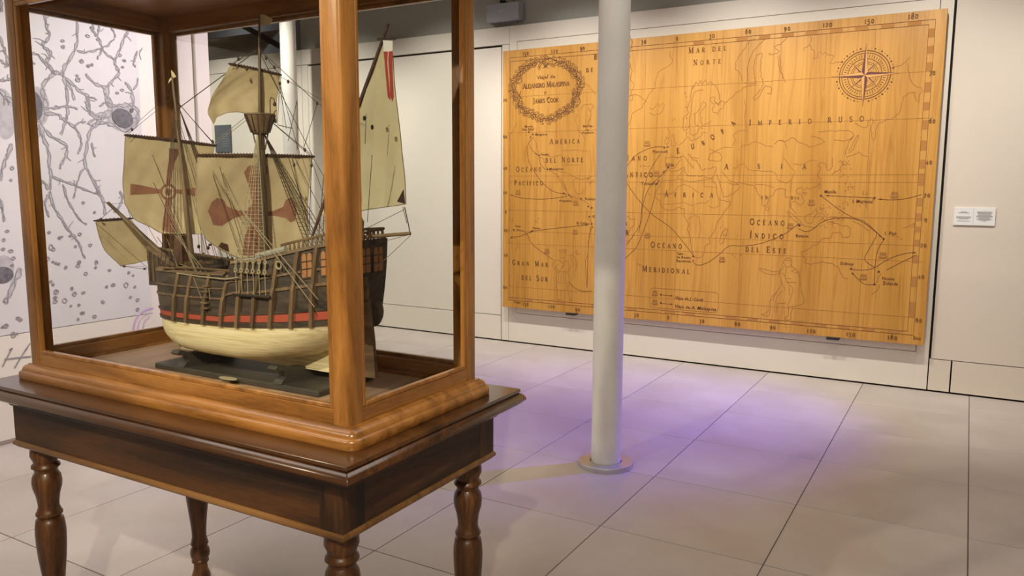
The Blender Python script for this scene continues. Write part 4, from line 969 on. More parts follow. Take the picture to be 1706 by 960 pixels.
# ---- coastlines
COAST = [
 [(1117,84),(1116,92),(1121,101),(1114,110),(1105,115),(1096,121),(1093,130),(1091,147),(1085,152),(1080,160),(1075,170),(1070,178),(1064,182),(1056,187),(1052,193),(1049,203),(1045,215)],
 [(1047,84),(1050,95),(1047,105),(1053,118),(1050,130),(1056,142),(1052,156),(1044,166)], [(1050,60),(1053,72),(1050,84),(1046,96),(1051,110),(1046,125)],
 [(1044,159),(1056,158),(1068,161),(1077,170)], [(1045,166),(1054,167),(1055,158)],
 [(1082,180),(1087,183),(1093,176),(1096,171),(1099,179),(1104,172),(1107,176),(1104,184),(1098,190),(1092,192),(1086,190),(1081,188)],
 [(1112,214),(1116,222),(1114,228),(1121,224),(1123,232),(1127,240),(1125,243),(1117,243),(1120,236),(1116,228)], [(1110,228),(1107,236),(1110,241),(1115,236),(1113,230),(1110,228)],
 [(1160,138),(1156,142),(1152,150),(1149,168),(1146,180),(1147,188),(1141,194),(1138,205),(1137,213),(1141,218),(1147,213),(1149,207)],
 [(1172,150),(1158,153),(1153,165),(1151,178),(1153,185),(1148,195),(1149,208),(1150,222),(1155,227),(1161,222),(1166,212),(1172,214)],
 [(1157,190),(1157,205),(1160,209),(1165,211)], [(1155,190),(1162,187),(1168,178),(1168,172),(1172,169),(1176,173),(1174,179),(1168,185),(1166,191),(1168,198),(1168,206),(1171,210),(1180,206),(1185,201)],
 [(1152,150),(1157,141),(1160,136),(1163,143),(1166,134),(1170,142),(1175,133),(1178,141),(1183,136),(1188,140),(1191,141),(1195,148),(1198,155),(1200,168),(1197,175),(1192,169)],
 [(1183,163),(1192,162),(1190,168),(1196,176),(1200,169),(1210,170),(1222,160),(1228,153),(1236,150),(1238,146),(1245,143),(1262,141)],
 [(1183,163),(1186,171),(1191,177),(1186,180),(1188,187),(1196,191),(1198,184),(1205,180),(1208,172)],
 [(1146,228),(1152,235),(1162,232),(1168,226),(1170,221),(1178,222)], [(1132,243),(1140,234),(1144,230),(1143,220)],
 [(1258,64),(1248,69),(1242,78),(1235,90),(1230,97),(1225,105),(1225,115),(1232,122),(1238,135)], [(1275,65),(1262,78),(1254,88),(1248,100),(1245,112),(1246,125),(1247,135)],
 [(1260,92),(1270,89),(1268,105),(1267,118),(1269,130),(1272,140)], [(1260,92),(1257,105),(1256,118),(1257,130),(1260,140),(1240,139)],
 [(1272,140),(1266,150),(1262,156),(1254,163),(1258,166),(1266,160),(1270,150),(1275,143),(1283,144),(1286,148),(1285,157),(1278,156)],
 [(1280,89),(1285,88),(1281,92),(1296,89),(1298,86),(1293,82),(1290,78),(1300,74),(1306,68),(1318,58)], [(1296,92),(1297,105),(1299,118),(1305,130),(1308,137)], [(1300,92),(1299,108),(1303,122),(1306,132)],
 [(1348,56),(1352,65),(1349,75),(1340,80),(1339,85)], [(1349,75),(1352,82),(1357,85),(1356,99),(1364,96),(1363,88),(1367,85),(1370,91),(1374,87),(1380,92),(1389,93),(1386,101),(1382,105),(1389,106),(1392,103),(1404,105)],
 [(1486,113),(1500,110),(1510,102),(1516,95)], [(1512,105),(1514,120),(1518,137),(1525,143),(1534,146),(1538,152),(1533,155),(1531,165),(1530,172)],
 [(1528,168),(1522,157),(1527,155),(1513,156),(1505,162),(1502,172),(1501,180),(1498,188),(1492,193),(1485,199),(1478,198),(1470,203),(1464,206),(1462,210),(1459,220),(1458,228),(1455,235),(1452,225),(1451,210),(1455,203),(1453,197),(1448,200),(1444,212),(1438,213),(1430,208),(1424,205)],
 [(1364,219),(1380,219),(1400,217),(1412,217),(1421,222),(1423,226),(1416,232),(1402,235),(1389,233)], [(1350,227),(1360,228),(1368,232),(1375,236),(1368,240),(1358,243),(1347,245),(1340,240),(1332,238),(1326,232),(1318,230),(1308,236),(1296,234),(1290,240)],
 [(1423,226),(1414,236),(1410,248),(1408,258)], [(1430,225),(1424,234),(1418,246),(1414,255),(1420,250),(1426,240),(1430,225)], [(1409,262),(1415,260),(1424,257),(1431,253)], [(1431,253),(1436,258),(1446,261)],
 [(1386,262),(1386,272),(1384,282),(1378,285),(1376,274),(1369,271),(1361,276),(1368,280),(1364,288),(1362,292),(1368,298),(1364,308),(1360,311),(1352,313),(1349,316),(1344,312),(1341,317),(1335,312),(1327,317),(1327,322),(1336,326),(1340,335),(1333,343),(1329,339),(1323,334),(1318,338),(1317,346)],
 [(1386,293),(1391,286),(1399,282),(1403,276),(1411,274),(1411,270)], [(1337,320),(1345,321),(1344,324),(1338,323),(1337,320)], [(1366,306),(1363,312),(1366,316),(1368,308),(1366,306)],
 [(1308,314),(1308,329),(1312,329),(1317,328),(1315,335),(1317,346),(1322,352),(1327,356)], [(1310,353),(1316,360),(1324,368),(1331,374),(1337,375),(1330,366),(1322,358),(1312,352)],
 [(1256,309),(1260,315),(1263,324),(1268,330),(1270,340),(1272,344),(1276,343),(1279,336),(1280,329),(1289,325),(1292,316),(1302,314),(1308,318)], [(1277,345),(1281,347),(1280,351),(1275,350),(1277,345)],
 [(1341,363),(1347,358),(1353,356),(1360,348),(1362,355),(1356,362),(1354,370),(1345,372),(1341,363)], [(1366,350),(1372,346),(1369,355),(1374,360),(1368,366)], [(1334,375),(1342,377),(1352,379),(1362,377)],
 [(1385,374),(1395,372),(1403,377),(1412,376),(1417,381),(1415,395),(1403,395),(1402,388),(1387,388),(1386,396),(1375,397),(1368,400),(1360,408),(1352,410),(1345,416),(1334,420),(1338,428),(1344,432),(1340,437),(1352,441),(1360,438),(1375,437),(1388,440),(1398,446),(1402,458),(1405,463),(1412,465)],
 [(1420,368),(1430,372),(1440,380),(1450,384)], [(1505,380),(1515,376),(1525,371),(1518,379)],
 [(1468,456),(1464,463),(1462,470)], [(1466,474),(1463,482),(1457,487),(1452,491)],
 [(1194,290),(1198,300),(1202,315),(1205,329),(1214,327),(1223,321),(1235,312)], [(1213,299),(1219,302),(1230,305),(1233,303),(1236,306),(1256,309)], [(1214,306),(1222,308),(1232,308)], [(1203,286),(1212,296)],
 [(1113,283),(1119,286),(1130,284),(1140,279),(1143,290),(1150,293),(1158,293),(1172,293),(1184,297),(1190,292),(1193,279),(1186,279),(1178,282)],
 [(1113,284),(1105,292),(1104,300),(1098,310),(1094,318),(1092,330),(1098,334),(1103,345),(1108,349),(1118,350),(1124,350),(1132,345),(1136,348),(1141,348),(1140,360),(1144,367),(1148,373),(1145,383),(1150,395),(1150,405),(1154,418),(1156,427),(1163,430),(1170,427),(1174,420),(1174,411),(1183,405),(1182,395),(1187,390),(1193,380),(1196,368),(1207,353),(1215,343),(1218,337),(1205,334),(1198,331),(1194,320),(1193,310),(1186,300)],
 [(1200,395),(1204,386),(1212,381),(1210,392),(1205,405),(1200,407),(1200,395)],
 [(1108,263),(1109,276),(1113,281),(1122,281),(1130,272),(1135,262),(1124,262),(1108,263)], [(1118,256),(1120,262),(1130,264),(1138,260),(1145,268),(1152,278),(1156,281),(1155,274)], [(1146,256),(1152,262),(1160,264),(1164,264)], [(1148,258),(1154,267),(1162,268)],
 [(1160,268),(1166,276),(1170,284),(1176,280)], [(1180,266),(1183,256),(1190,253),(1199,255),(1203,262),(1200,268),(1190,268),(1180,266)],
 [(899,262),(905,264),(908,276),(913,283),(922,287),(930,294),(938,304),(942,315),(948,325)], [(929,294),(934,303),(938,311),(943,318),(942,308),(936,300)], [(888,228),(893,238),(896,250),(899,262)],
 [(955,304),(958,297),(968,299),(980,296),(984,302),(982,310)], [(955,304),(957,314),(962,323),(970,322),(972,316)], [(948,325),(958,328),(968,334),(974,335),(982,341)],
 [(961,190),(959,200),(962,208),(963,218),(970,224),(975,234)], [(980,180),(985,190),(980,205),(985,215)], [(849,225),(855,218),(862,203)], [(973,135),(982,145),(992,156)], [(968,183),(972,175),(985,173),(990,178),(983,186)],
 [(978,350),(977,360),(981,366),(986,372)], [(985,380),(981,395),(980,420),(975,440),(977,465),(978,480)], [(990,300),(983,306),(978,298),(986,294)],
 [(1040,360),(1048,361),(1052,366),(1058,364),(1057,375),(1050,380),(1047,388),(1042,396)], [(857,395),(862,402),(862,412),(858,418)]]
BORD = [[(1095,323),(1120,323),(1130,311),(1140,307),(1150,311),(1165,322)], [(1103,340),(1120,340),(1140,337),(1153,343),(1165,338),(1176,338),(1182,333)], [(1157,343),(1155,358),(1165,362),(1168,380),(1165,395)], [(1105,301),(1125,300),(1128,298),(1138,283)],
 [(1128,298),(1150,303),(1172,300),(1190,298)], [(1173,296),(1173,311),(1195,312)], [(1196,331),(1200,342),(1190,347),(1180,343)], [(1146,365),(1155,360)],
 [(1220,243),(1226,233),(1221,226),(1230,218),(1244,217)], [(1244,240),(1245,215),(1240,195),(1243,180),(1240,166)], [(1232,250),(1236,243),(1248,241),(1257,236),(1268,239),(1276,243),(1288,244)], [(1290,240),(1297,234),(1304,233),(1308,237),(1311,248)],
 [(1220,280),(1228,280),(1230,275),(1240,273),(1248,283),(1270,285),(1285,285),(1294,290),(1295,300),(1310,305),(1318,300),(1323,290),(1325,285),(1318,280),(1313,272),(1305,262)], [(1322,273),(1335,275),(1345,270),(1352,267),(1362,268)],
 [(1258,307),(1275,308),(1290,313)], [(1318,300),(1317,320)], [(1182,248),(1190,252),(1205,246),(1220,246)], [(905,258),(920,262),(936,258)], [(912,283),(925,284),(948,290),(960,296)], [(936,251),(960,250),(980,252)], [(936,275),(965,275)], [(983,250),(985,280),(980,300)]]
mb = MB(); DY[0] = 0.0005
for c in COAST: ribbon(mb, jag([mpx(*p) for p in c], 0.0062, 0.016), 0.0044)
bm(mb, 'coastline', M['ink2'], None, 'stuff')
mb = MB()
for c in BORD: ribbon(mb, jag([mpx(*p) for p in c], 0.003, 0.03), 0.003)
bm(mb, 'land_border', M['ink2'], None, 'stuff')
# islands, as scattered flecks
mb = MB(); g = random.Random(5)
for cx_, cy_, rx, ry, n in ((1385, 355, 20, 14, 46), (1405, 298, 14, 16, 16), (1415, 318, 8, 14, 12), (1408, 340, 9, 10, 10), (1378, 375, 14, 6, 18), (1408, 275, 10, 8, 14), (1210, 385, 14, 8, 8), (1236, 398, 8, 6, 4), (898, 370, 7, 6, 7), (858, 372, 6, 10, 6), (1440, 322, 7, 4, 6), (1440, 345, 8, 4, 5), (1075, 278, 8, 4, 7), (1082, 325, 4, 4, 4), (1142, 205, 4, 20, 10), (1142, 168, 3, 14, 8), (1108, 400, 70, 14, 5), (1120, 200, 4, 4, 4), (1070, 440, 8, 4, 3), (1490, 385, 14, 16, 4), (985, 205, 6, 14, 8), (1228, 425, 8, 10, 5)):
    for _ in range(n):
        p = mpx(cx_+g.uniform(-rx, rx), cy_+g.uniform(-ry, ry)); a = g.uniform(0, 3.1); l = g.uniform(0.004, 0.012)
        ribbon(mb, [p, (p[0]+l*math.cos(a), p[1]+l*math.sin(a))], 0.0055)
bm(mb, 'island_flecks', M['ink2'], None, 'stuff')
# ---- border, graticule
DY[0] = 0.0009
bl, bt_, br, bb = mpx(848, 300)[0], mpx(1200, 64.5)[1], mpx(1559, 32)[0], mpx(851, 500)[1]
bt_ = (mpx(848, 97)[1]+mpx(1559, 32)[1])/2; bb = (mpx(851, 500)[1]+mpx(1524, 559)[1])/2
wi, hi_ = 0.04, 0.032
mb = MB()
for (a, b, c, d) in ((bl, br, bb, bt_), (bl+0.012, br-wi, bb+hi_*0.8, bt_-hi_)):
    ribbon(mb, [(a, c), (b, c), (b, d), (a, d)], 0.0045, None, True)
bm(mb, 'border_line', M['ink'], None, 'stuff')
DY[0] = 0.0006; mb = MB(); ys = [48, 63, 77, 90, 104, 119, 137, 154, 170, 184, 200, 216, 234, 251, 266, 281, 289, 310, 330, 344, 356, 369, 378, 388, 400, 411, 426, 440, 462, 480, 505, 530]
for a, b in zip(ys[::2], ys[1::2]):
    za_, zb_ = mpx(1545, a)[1], mpx(1545, b)[1]
    poly(mb, [(br-wi, za_), (br, za_), (br, zb_), (br-wi, zb_)]); poly(mb, [(bl, za_), (bl+0.012, za_), (bl+0.012, zb_), (bl, zb_)])
for k in range(0, 40, 2):
    if k in (4, 8, 12, 16, 22): continue
    xa = bl+(br-bl)*k/40; xb = bl+(br-bl)*(k+1)/40
    if k > 19: poly(mb, [(xa, bt_-hi_), (xb, bt_-hi_), (xb, bt_), (xa, bt_)])
    poly(mb, [(xa, bb), (xb, bb), (xb, bb+hi_*0.8), (xa, bb+hi_*0.8)])
bm(mb, 'border_band', M['band'], None, 'stuff')
mb = MB()
for y in (119, 197, 291, 304, 365, 410, 437, 531):
    z = mpx(1545, y)[1]
    ribbon(mb, [(bl-0.03 if y in (197, 365, 437) else bl, z), (br+0.03 if y in (197, 119, 365, 437) else br, z)], 0.0022)
for x in (876, 1071, 1128, 1247, 1376, 1457):
    xx = mpx(x, 90 if x > 1100 else 300)[0]; lo_ = mpx(x, 150)[1] if x in (1128, 1376) else bb
    ribbon(mb, [(xx, bt_-hi_), (xx, lo_)], 0.0022)
bm(mb, 'graticule', M['ink2'], None, 'stuff')
DY[0] = 0.0010
# ---- voyages
ROUTE = [[(889,228),(881,238),(878,250),(881,268),(889,284),(900,300),(920,318),(944,324)], [(883,243),(888,252),(896,258)], [(898,262),(901,274),(909,283)], [(852,325),(870,330),(900,332),(925,330),(945,327)], [(887,385),(930,380),(978,375)],
 [(864,383),(872,385),(880,394),(884,403),(895,414),(922,433)], [(851,395),(865,394),(878,389),(886,385)], [(948,470),(958,480),(970,485),(986,485)], [(985,378),(981,400),(979,440),(978,480)],
 [(1112,281),(1100,294),(1086,307),(1076,325),(1070,348),(1069,368),(1058,388),(1044,408)], [(1093,308),(1090,330),(1083,355),(1072,385),(1060,412),(1040,432)], [(1041,300),(1060,328),(1085,356),(1105,370),(1120,382),(1138,403),(1155,425)],
 [(1106,245),(1090,245),(1075,250),(1058,260),(1045,277)], [(1100,257),(1090,272),(1078,295),(1071,330),(1067,370),(1064,388)], [(1156,438),(1164,442),(1180,437),(1198,424),(1215,410),(1235,410),(1262,407),(1290,398),(1312,387),(1330,373)],
 [(1368,326),(1395,347),(1420,362),(1438,368),(1455,382),(1470,396)], [(1457,330),(1415,328),(1375,326)], [(1536,324),(1510,331),(1485,333),(1463,332)],
 [(1331,381),(1342,386),(1354,382),(1370,370),(1398,363),(1430,367),(1456,384),(1460,393),(1448,415),(1441,433),(1458,446)], [(1472,400),(1462,418),(1458,442),(1457,473)], [(1418,449),(1440,450),(1457,446),(1480,432),(1505,423),(1524,421)],
 [(1477,450),(1500,438),(1527,425)], [(1421,455),(1430,466),(1442,474),(1457,474)]]
for c in ROUTE:
    mb = MB(); ribbon(mb, smooth([mpx(*p) for p in c], 5), 0.0042); bm(mb, 'voyage_route', M['ink'])
for x, y in ((1368,326),(1457,330),(1472,398),(1418,448),(1464,453),(1457,474),(888,224),(881,220),(898,259),(912,282),(948,325),(968,331),(980,344),(982,361),(986,373),(887,385),(856,383),(1113,279),(1095,306),(1332,376),(1155,427),(1107,246),(1101,491),(1101,505)):
    mb = MB(); p = mpx(x, y); disc(mb, p[0], p[1], 0.0085); bm(mb, 'port_dot', M['ink3'])
for x, y, a in ((1378,326,180),(1466,332,180),(1467,394,-45),(1524,421,5),(1420,455,110),(978,375,5),(852,325,170),(940,322,-20),(952,329,-40),(894,257,-35),(884,228,60),(884,387,210),(862,383,180),(852,396,180),(1106,286,50),(1098,301,50),(1331,374,60),(1155,434,90),(987,379,-80),(1119,493,0),(1119,507,0),(1113,245,0)):
    mb = MB(); p = mpx(x, y); c, s = math.cos(R(a)), math.sin(R(a)); poly(mb, [(p[0]+c*0.014, p[1]+s*0.014), (p[0]-c*0.012-s*0.006, p[1]-s*0.012+c*0.006), (p[0]-c*0.012+s*0.006, p[1]-s*0.012-c*0.006)]); bm(mb, 'arrowhead', M['ink3'])
mb = MB()
for y in (492, 506): ribbon(mb, [mpx(1102, y-0.5), mpx(1117, y+1)], 0.003)
bm(mb, 'legend_line', M['ink'], None, 'stuff')
mb = MB(); a, b = mpx(1083, 480), mpx(1196, 521); zt2 = (mpx(1083, 480)[1]+mpx(1194, 487)[1])/2; zb2 = (mpx(1083, 512)[1]+mpx(1190, 521)[1])/2
rp = []
for cx_, cz_, a0 in ((b[0]-0.03, zt2-0.03, 0), (a[0]+0.03, zt2-0.03, 90), (a[0]+0.03, zb2+0.03, 180), (b[0]-0.03, zb2+0.03, 270)):
    for k in range(6): t = R(a0+18*k); rp.append((cx_+0.03*math.cos(t), cz_+0.03*math.sin(t)))
ribbon(mb, rp, 0.003, None, True); bm(mb, 'legend_box', M['ink2'])
# little sailing ships
for x, y in ((863,320),(959,338),(958,386),(911,418),(1078,239),(1094,289),(1079,392),(1203,432),(1317,376),(1352,337),(1490,324),(1471,425),(1438,461),(1091,488),(1091,503)):
    mb = MB(); p = mpx(x, y); s = 0.030
    poly(mb, [(p[0]-s, p[1]-0.3*s), (p[0]-0.7*s, p[1]-0.9*s), (p[0]+0.7*s, p[1]-0.9*s), (p[0]+s, p[1]-0.2*s), (p[0]+0.5*s, p[1]-0.45*s), (p[0]-0.4*s, p[1]-0.5*s)])
    for dx in (-0.5, 0.0, 0.5):
        ribbon(mb, [(p[0]+dx*s, p[1]-0.4*s), (p[0]+dx*s, p[1]+0.8*s)], 0.0025)
        for dz in (0.05, 0.45): ribbon(mb, [(p[0]+(dx-0.22)*s, p[1]+(dz-0.1)*s), (p[0]+(dx+0.05)*s, p[1]+(dz+0.08)*s), (p[0]+(dx+0.24)*s, p[1]+(dz-0.08)*s)], 0.0045)
    bm(mb, 'ship_vignette', M['ink2'])
# ---- engraved figures
DY[0] = 0.0006
def fig(name, sx, ox, oy, lines, w=0.0036):
    mb = MB()
    for l in lines: ribbon(mb, smooth([mpx(ox+x/sx, oy+y/sx) for x, y in l], 4) if len(l) > 2 else [mpx(ox+x/sx, oy+y/sx) for x, y in l], w)
    return bm(mb, name, M['ink2'], None, 'stuff')
fig('native_figure', 8, 830, 410, [[(825,90),(815,45),(840,75),(850,38),(865,75),(885,40),(885,78),(908,45),(900,90)], [(825,90),(830,150),(850,165),(880,165),(900,140),(905,95)], [(825,90),(905,92)], [(850,130),(862,132)], [(882,128),(892,128)], [(868,140),(862,155),(875,157)],
 [(810,180),(830,220),(870,238),(890,220),(890,185)], [(820,175),(840,205),(870,220),(885,190)], [(800,185),(755,200),(725,260),(750,300),(820,350)], [(765,270),(800,320),(830,330)], [(800,240),(770,275)], [(910,185),(930,230),(935,290),(920,350)], [(985,270),(950,300),(935,350)], [(900,250),(830,310)], [(880,240),(840,290)],
 [(790,350),(910,345),(940,480),(775,475),(790,350)], [(810,355),(800,470)], [(840,355),(835,475)], [(870,352),(870,478)], [(895,350),(905,478)], [(790,485),(780,580),(910,585),(905,490)], [(785,590),(800,700),(830,720)], [(830,595),(825,680)], [(940,500),(930,600),(960,700)], [(990,690),(945,720),(990,730)], [(800,700),(800,720),(850,722)],
 [(950,130),(990,120),(1010,80),(1055,65),(1040,110),(1095,100)], [(990,125),(1020,180),(1040,260),(1030,340)], [(960,140),(985,200),(1000,250),(985,275)], [(1000,120),(1050,200),(1045,290)]])
fig('officer_figure', 5.333, 1220, 380, [[(455,300),(470,275),(500,265),(525,280),(530,310),(510,345),(475,345),(460,320),(455,300)], [(475,290),(500,285),(520,300)], [(455,345),(440,370),(400,385),(350,385),(300,370),(240,355)], [(240,365),(290,400),(370,415),(430,395)], [(430,350),(420,420),(440,480),(400,560),(350,610),(330,670)],
 [(525,345),(575,375),(600,450),(615,560),(635,630),(630,670),(560,695),(490,700)], [(525,380),(575,400),(570,370),(530,375)], [(480,360),(470,430),(500,500),(540,540),(520,620),(490,690)], [(440,400),(470,430)], [(430,470),(465,540),(450,560)], [(480,480),(570,485)], [(470,445),(525,450)], [(400,560),(380,600),(345,650)], [(345,660),(340,720),(320,780),(260,770),(290,760),(325,730),(330,670)],
 [(385,650),(375,740),(395,740),(400,660)], [(410,670),(480,665)], [(440,560),(400,610),(385,655)], [(500,700),(495,780),(460,805),(500,818),(520,800),(520,760),(545,700)], [(500,520),(510,600)], [(460,300),(440,320),(450,345)], [(590,380),(600,450)], [(520,320),(540,350)]])
# ---- compass rose
DY[0] = 0.0011; mb = MB(); q = mpx(1440.5, 125); Rr = abs(mpx(1440.5, 72.5)[1]-q[1]); u_ = Rr/52.8
def circle(mb, r, w, n=64): ribbon(mb, [(q[0]+r*math.cos(2*math.pi*k/n), q[1]+r*math.sin(2*math.pi*k/n)) for k in range(n)], w, None, True)
for r, w in ((40.6, 0.006), (36.8, 0.0045), (27.3, 0.0045), (21.9, 0.003), (19.0, 0.003)): circle(mb, r*u_, w)
for k in range(48):
    a = 2*math.pi*(k+0.5)/48; ribbon(mb, [(q[0]+u_*29.5*math.cos(a), q[1]+u_*29.5*math.sin(a)), (q[0]+u_*33.8*math.cos(a), q[1]+u_*33.8*math.sin(a))], 0.0045)
for k in range(48):
    a = 2*math.pi*(k+0.5)/48
    if min(abs(((a*2/math.pi+0.5) % 1)-0.5), 1) < 0.08: continue
    disc(mb, q[0]+u_*45*math.cos(a), q[1]+u_*45*math.sin(a), 0.0065 if k % 2 else 0.0035, 8)
bm(mb, 'compass_ring', M['ink'], None, 'stuff')
DY[0] = 0.0018; mb = MB(); mb2 = MB()
for k in (1, 3, 5, 7, 0, 2, 4, 6):
    a = math.pi/4*k+math.pi/2; L_ = (52.8 if k % 2 == 0 else 29.6)*u_; w_ = (7.0 if k % 2 == 0 else 4.2)*u_
    tip = (q[0]+L_*math.cos(a), q[1]+L_*math.sin(a))
    for s_ in (1, -1):
        sd_ = (q[0]+w_*math.cos(a+s_*math.pi/4), q[1]+w_*math.sin(a+s_*math.pi/4))
        if s_ > 0: poly(mb, [q, tip, sd_])
        else: ribbon(mb, [sd_, tip], 0.003); poly(mb2, [q, tip, sd_])
bm(mb, 'compass_star', M['ink3'])
bm(mb2, 'compass_star_light', mat('pale_inlay', srgb(206, 150, 84), 0.6)); DY[0] = 0.0012
# ---- cartouche of scrolled leaves
DY[0] = 0.0007
mb = MB()
def spiral(cx, cy, r, a0, turns, w=0.006, sgn=1):
    r *= 1.25
    pts = [(cx+r*(1-0.85*t)*math.cos(a0+sgn*turns*2*math.pi*t), cy+r*(1-0.85*t)*math.sin(a0+sgn*turns*2*math.pi*t)) for t in [k/22 for k in range(23)]]
    pts = [mpx(*p) for p in pts]; ribbon(mb, pts, w, w*0.5); disc(mb, *pts[-1], 0.006)
path = [(909,100),(895,103),(885,106),(876,112),(868,118),(862,128),(856,138),(854,148),(858,158),(864,168),(866,178),(874,185),(884,189),(896,195),(909,200),(922,196),(932,190),(942,184),(952,178),(958,166),(961,154),(966,142),(965,130),(958,120),(950,112),(940,106),(928,102),(909,100)]
sp = smooth([mpx(*p) for p in path], 6)
def offset(pts, f):
    out = []
    for i, p in enumerate(pts):
        a = pts[i-1]; b = pts[(i+1) % len(pts)]; d = Vector((b[0]-a[0], b[1]-a[1])); d = d.normalized() if d.length else Vector((1, 0)); o = f(i); out.append((p[0]-d.y*o, p[1]+d.x*o))
    return out
ribbon(mb, offset(sp, lambda i: 0.014*math.sin(i*0.62)), 0.006, None, False)
ribbon(mb, offset(sp, lambda i: -0.016+0.012*math.sin(i*0.45+1)), 0.004); ribbon(mb, offset(sp, lambda i: 0.020+0.010*math.sin(i*0.8)), 0.0035)
for i in range(0, len(sp)-1, 2):
    p = sp[i]; d = Vector((sp[i+1][0]-p[0], sp[i+1][1]-p[1])).normalized(); s = 1 if (i//2) % 2 else -1
    n_ = Vector((-d.y, d.x))*s; b = Vector(p)
    leaf = smooth([tuple(b), tuple(b+d*0.010+n_*0.022), tuple(b+d*0.034+n_*0.042), tuple(b+d*0.052+n_*0.036), tuple(b+d*0.046+n_*0.026), tuple(b+d*0.036+n_*0.030), tuple(b+d*0.030+n_*0.010), tuple(b)], 3)
    ribbon(mb, leaf, 0.0046)
for (cx_, cy_, r, a0, tn, sg) in ((863,134,7,3.6,1.3,1),(957,126,7,-0.5,1.3,-1),(872,118,5,2.5,1.2,1),(884,110,4.5,2,1.2,1),(893,106,3.5,1.5,1.1,1),(935,105,4,1,1.2,-1),(944,112,5,0.5,1.3,-1),(951,118,4,0,1.1,-1),(860,163,5,0,1.2,-1),(962,158,5,3,1.2,1),(876,188,4,1,1.2,1),(890,194,4.5,2,1.2,1),(901,198,4,2,1.2,-1),(918,198,4,1,1.2,1),(930,193,4.5,0.5,1.2,-1),(944,186,4,0,1.2,1),(868,180,4,3,1.2,1),(955,172,4,0,1.2,-1),(899,112,3,1,1,1),(920,110,3,1,1,-1)):
    spiral(cx_, cy_, r, a0, tn, 0.0055, sg)
for dx in (-4, -2, 0, 2, 4):
    ribbon(mb, smooth([mpx(909, 112), mpx(909+dx*1.2, 105), mpx(909+dx, 99)], 4), 0.007, 0.002); ribbon(mb, [mpx(909, 110), mpx(909+dx*1.3, 114)], 0.006, 0.002)
for l in ([(854,150),(850,152),(848,150)], [(855,135),(850,132),(848,128)], [(968,140),(972,138),(974,133)], [(966,145),(972,146),(975,144)], [(858,160),(855,172),(862,180)], [(963,158),(967,170),(960,178)], [(868,152),(866,160),(870,166),(868,172)], [(952,150),(955,160),(953,168)]):
    ribbon(mb, smooth([mpx(*p) for p in l], 4), 0.006, 0.0025)
bm(mb, 'cartouche', M['ink'], 'ornate leaf-scroll cartouche frame', 'stuff')

DY[0] = 0.0013
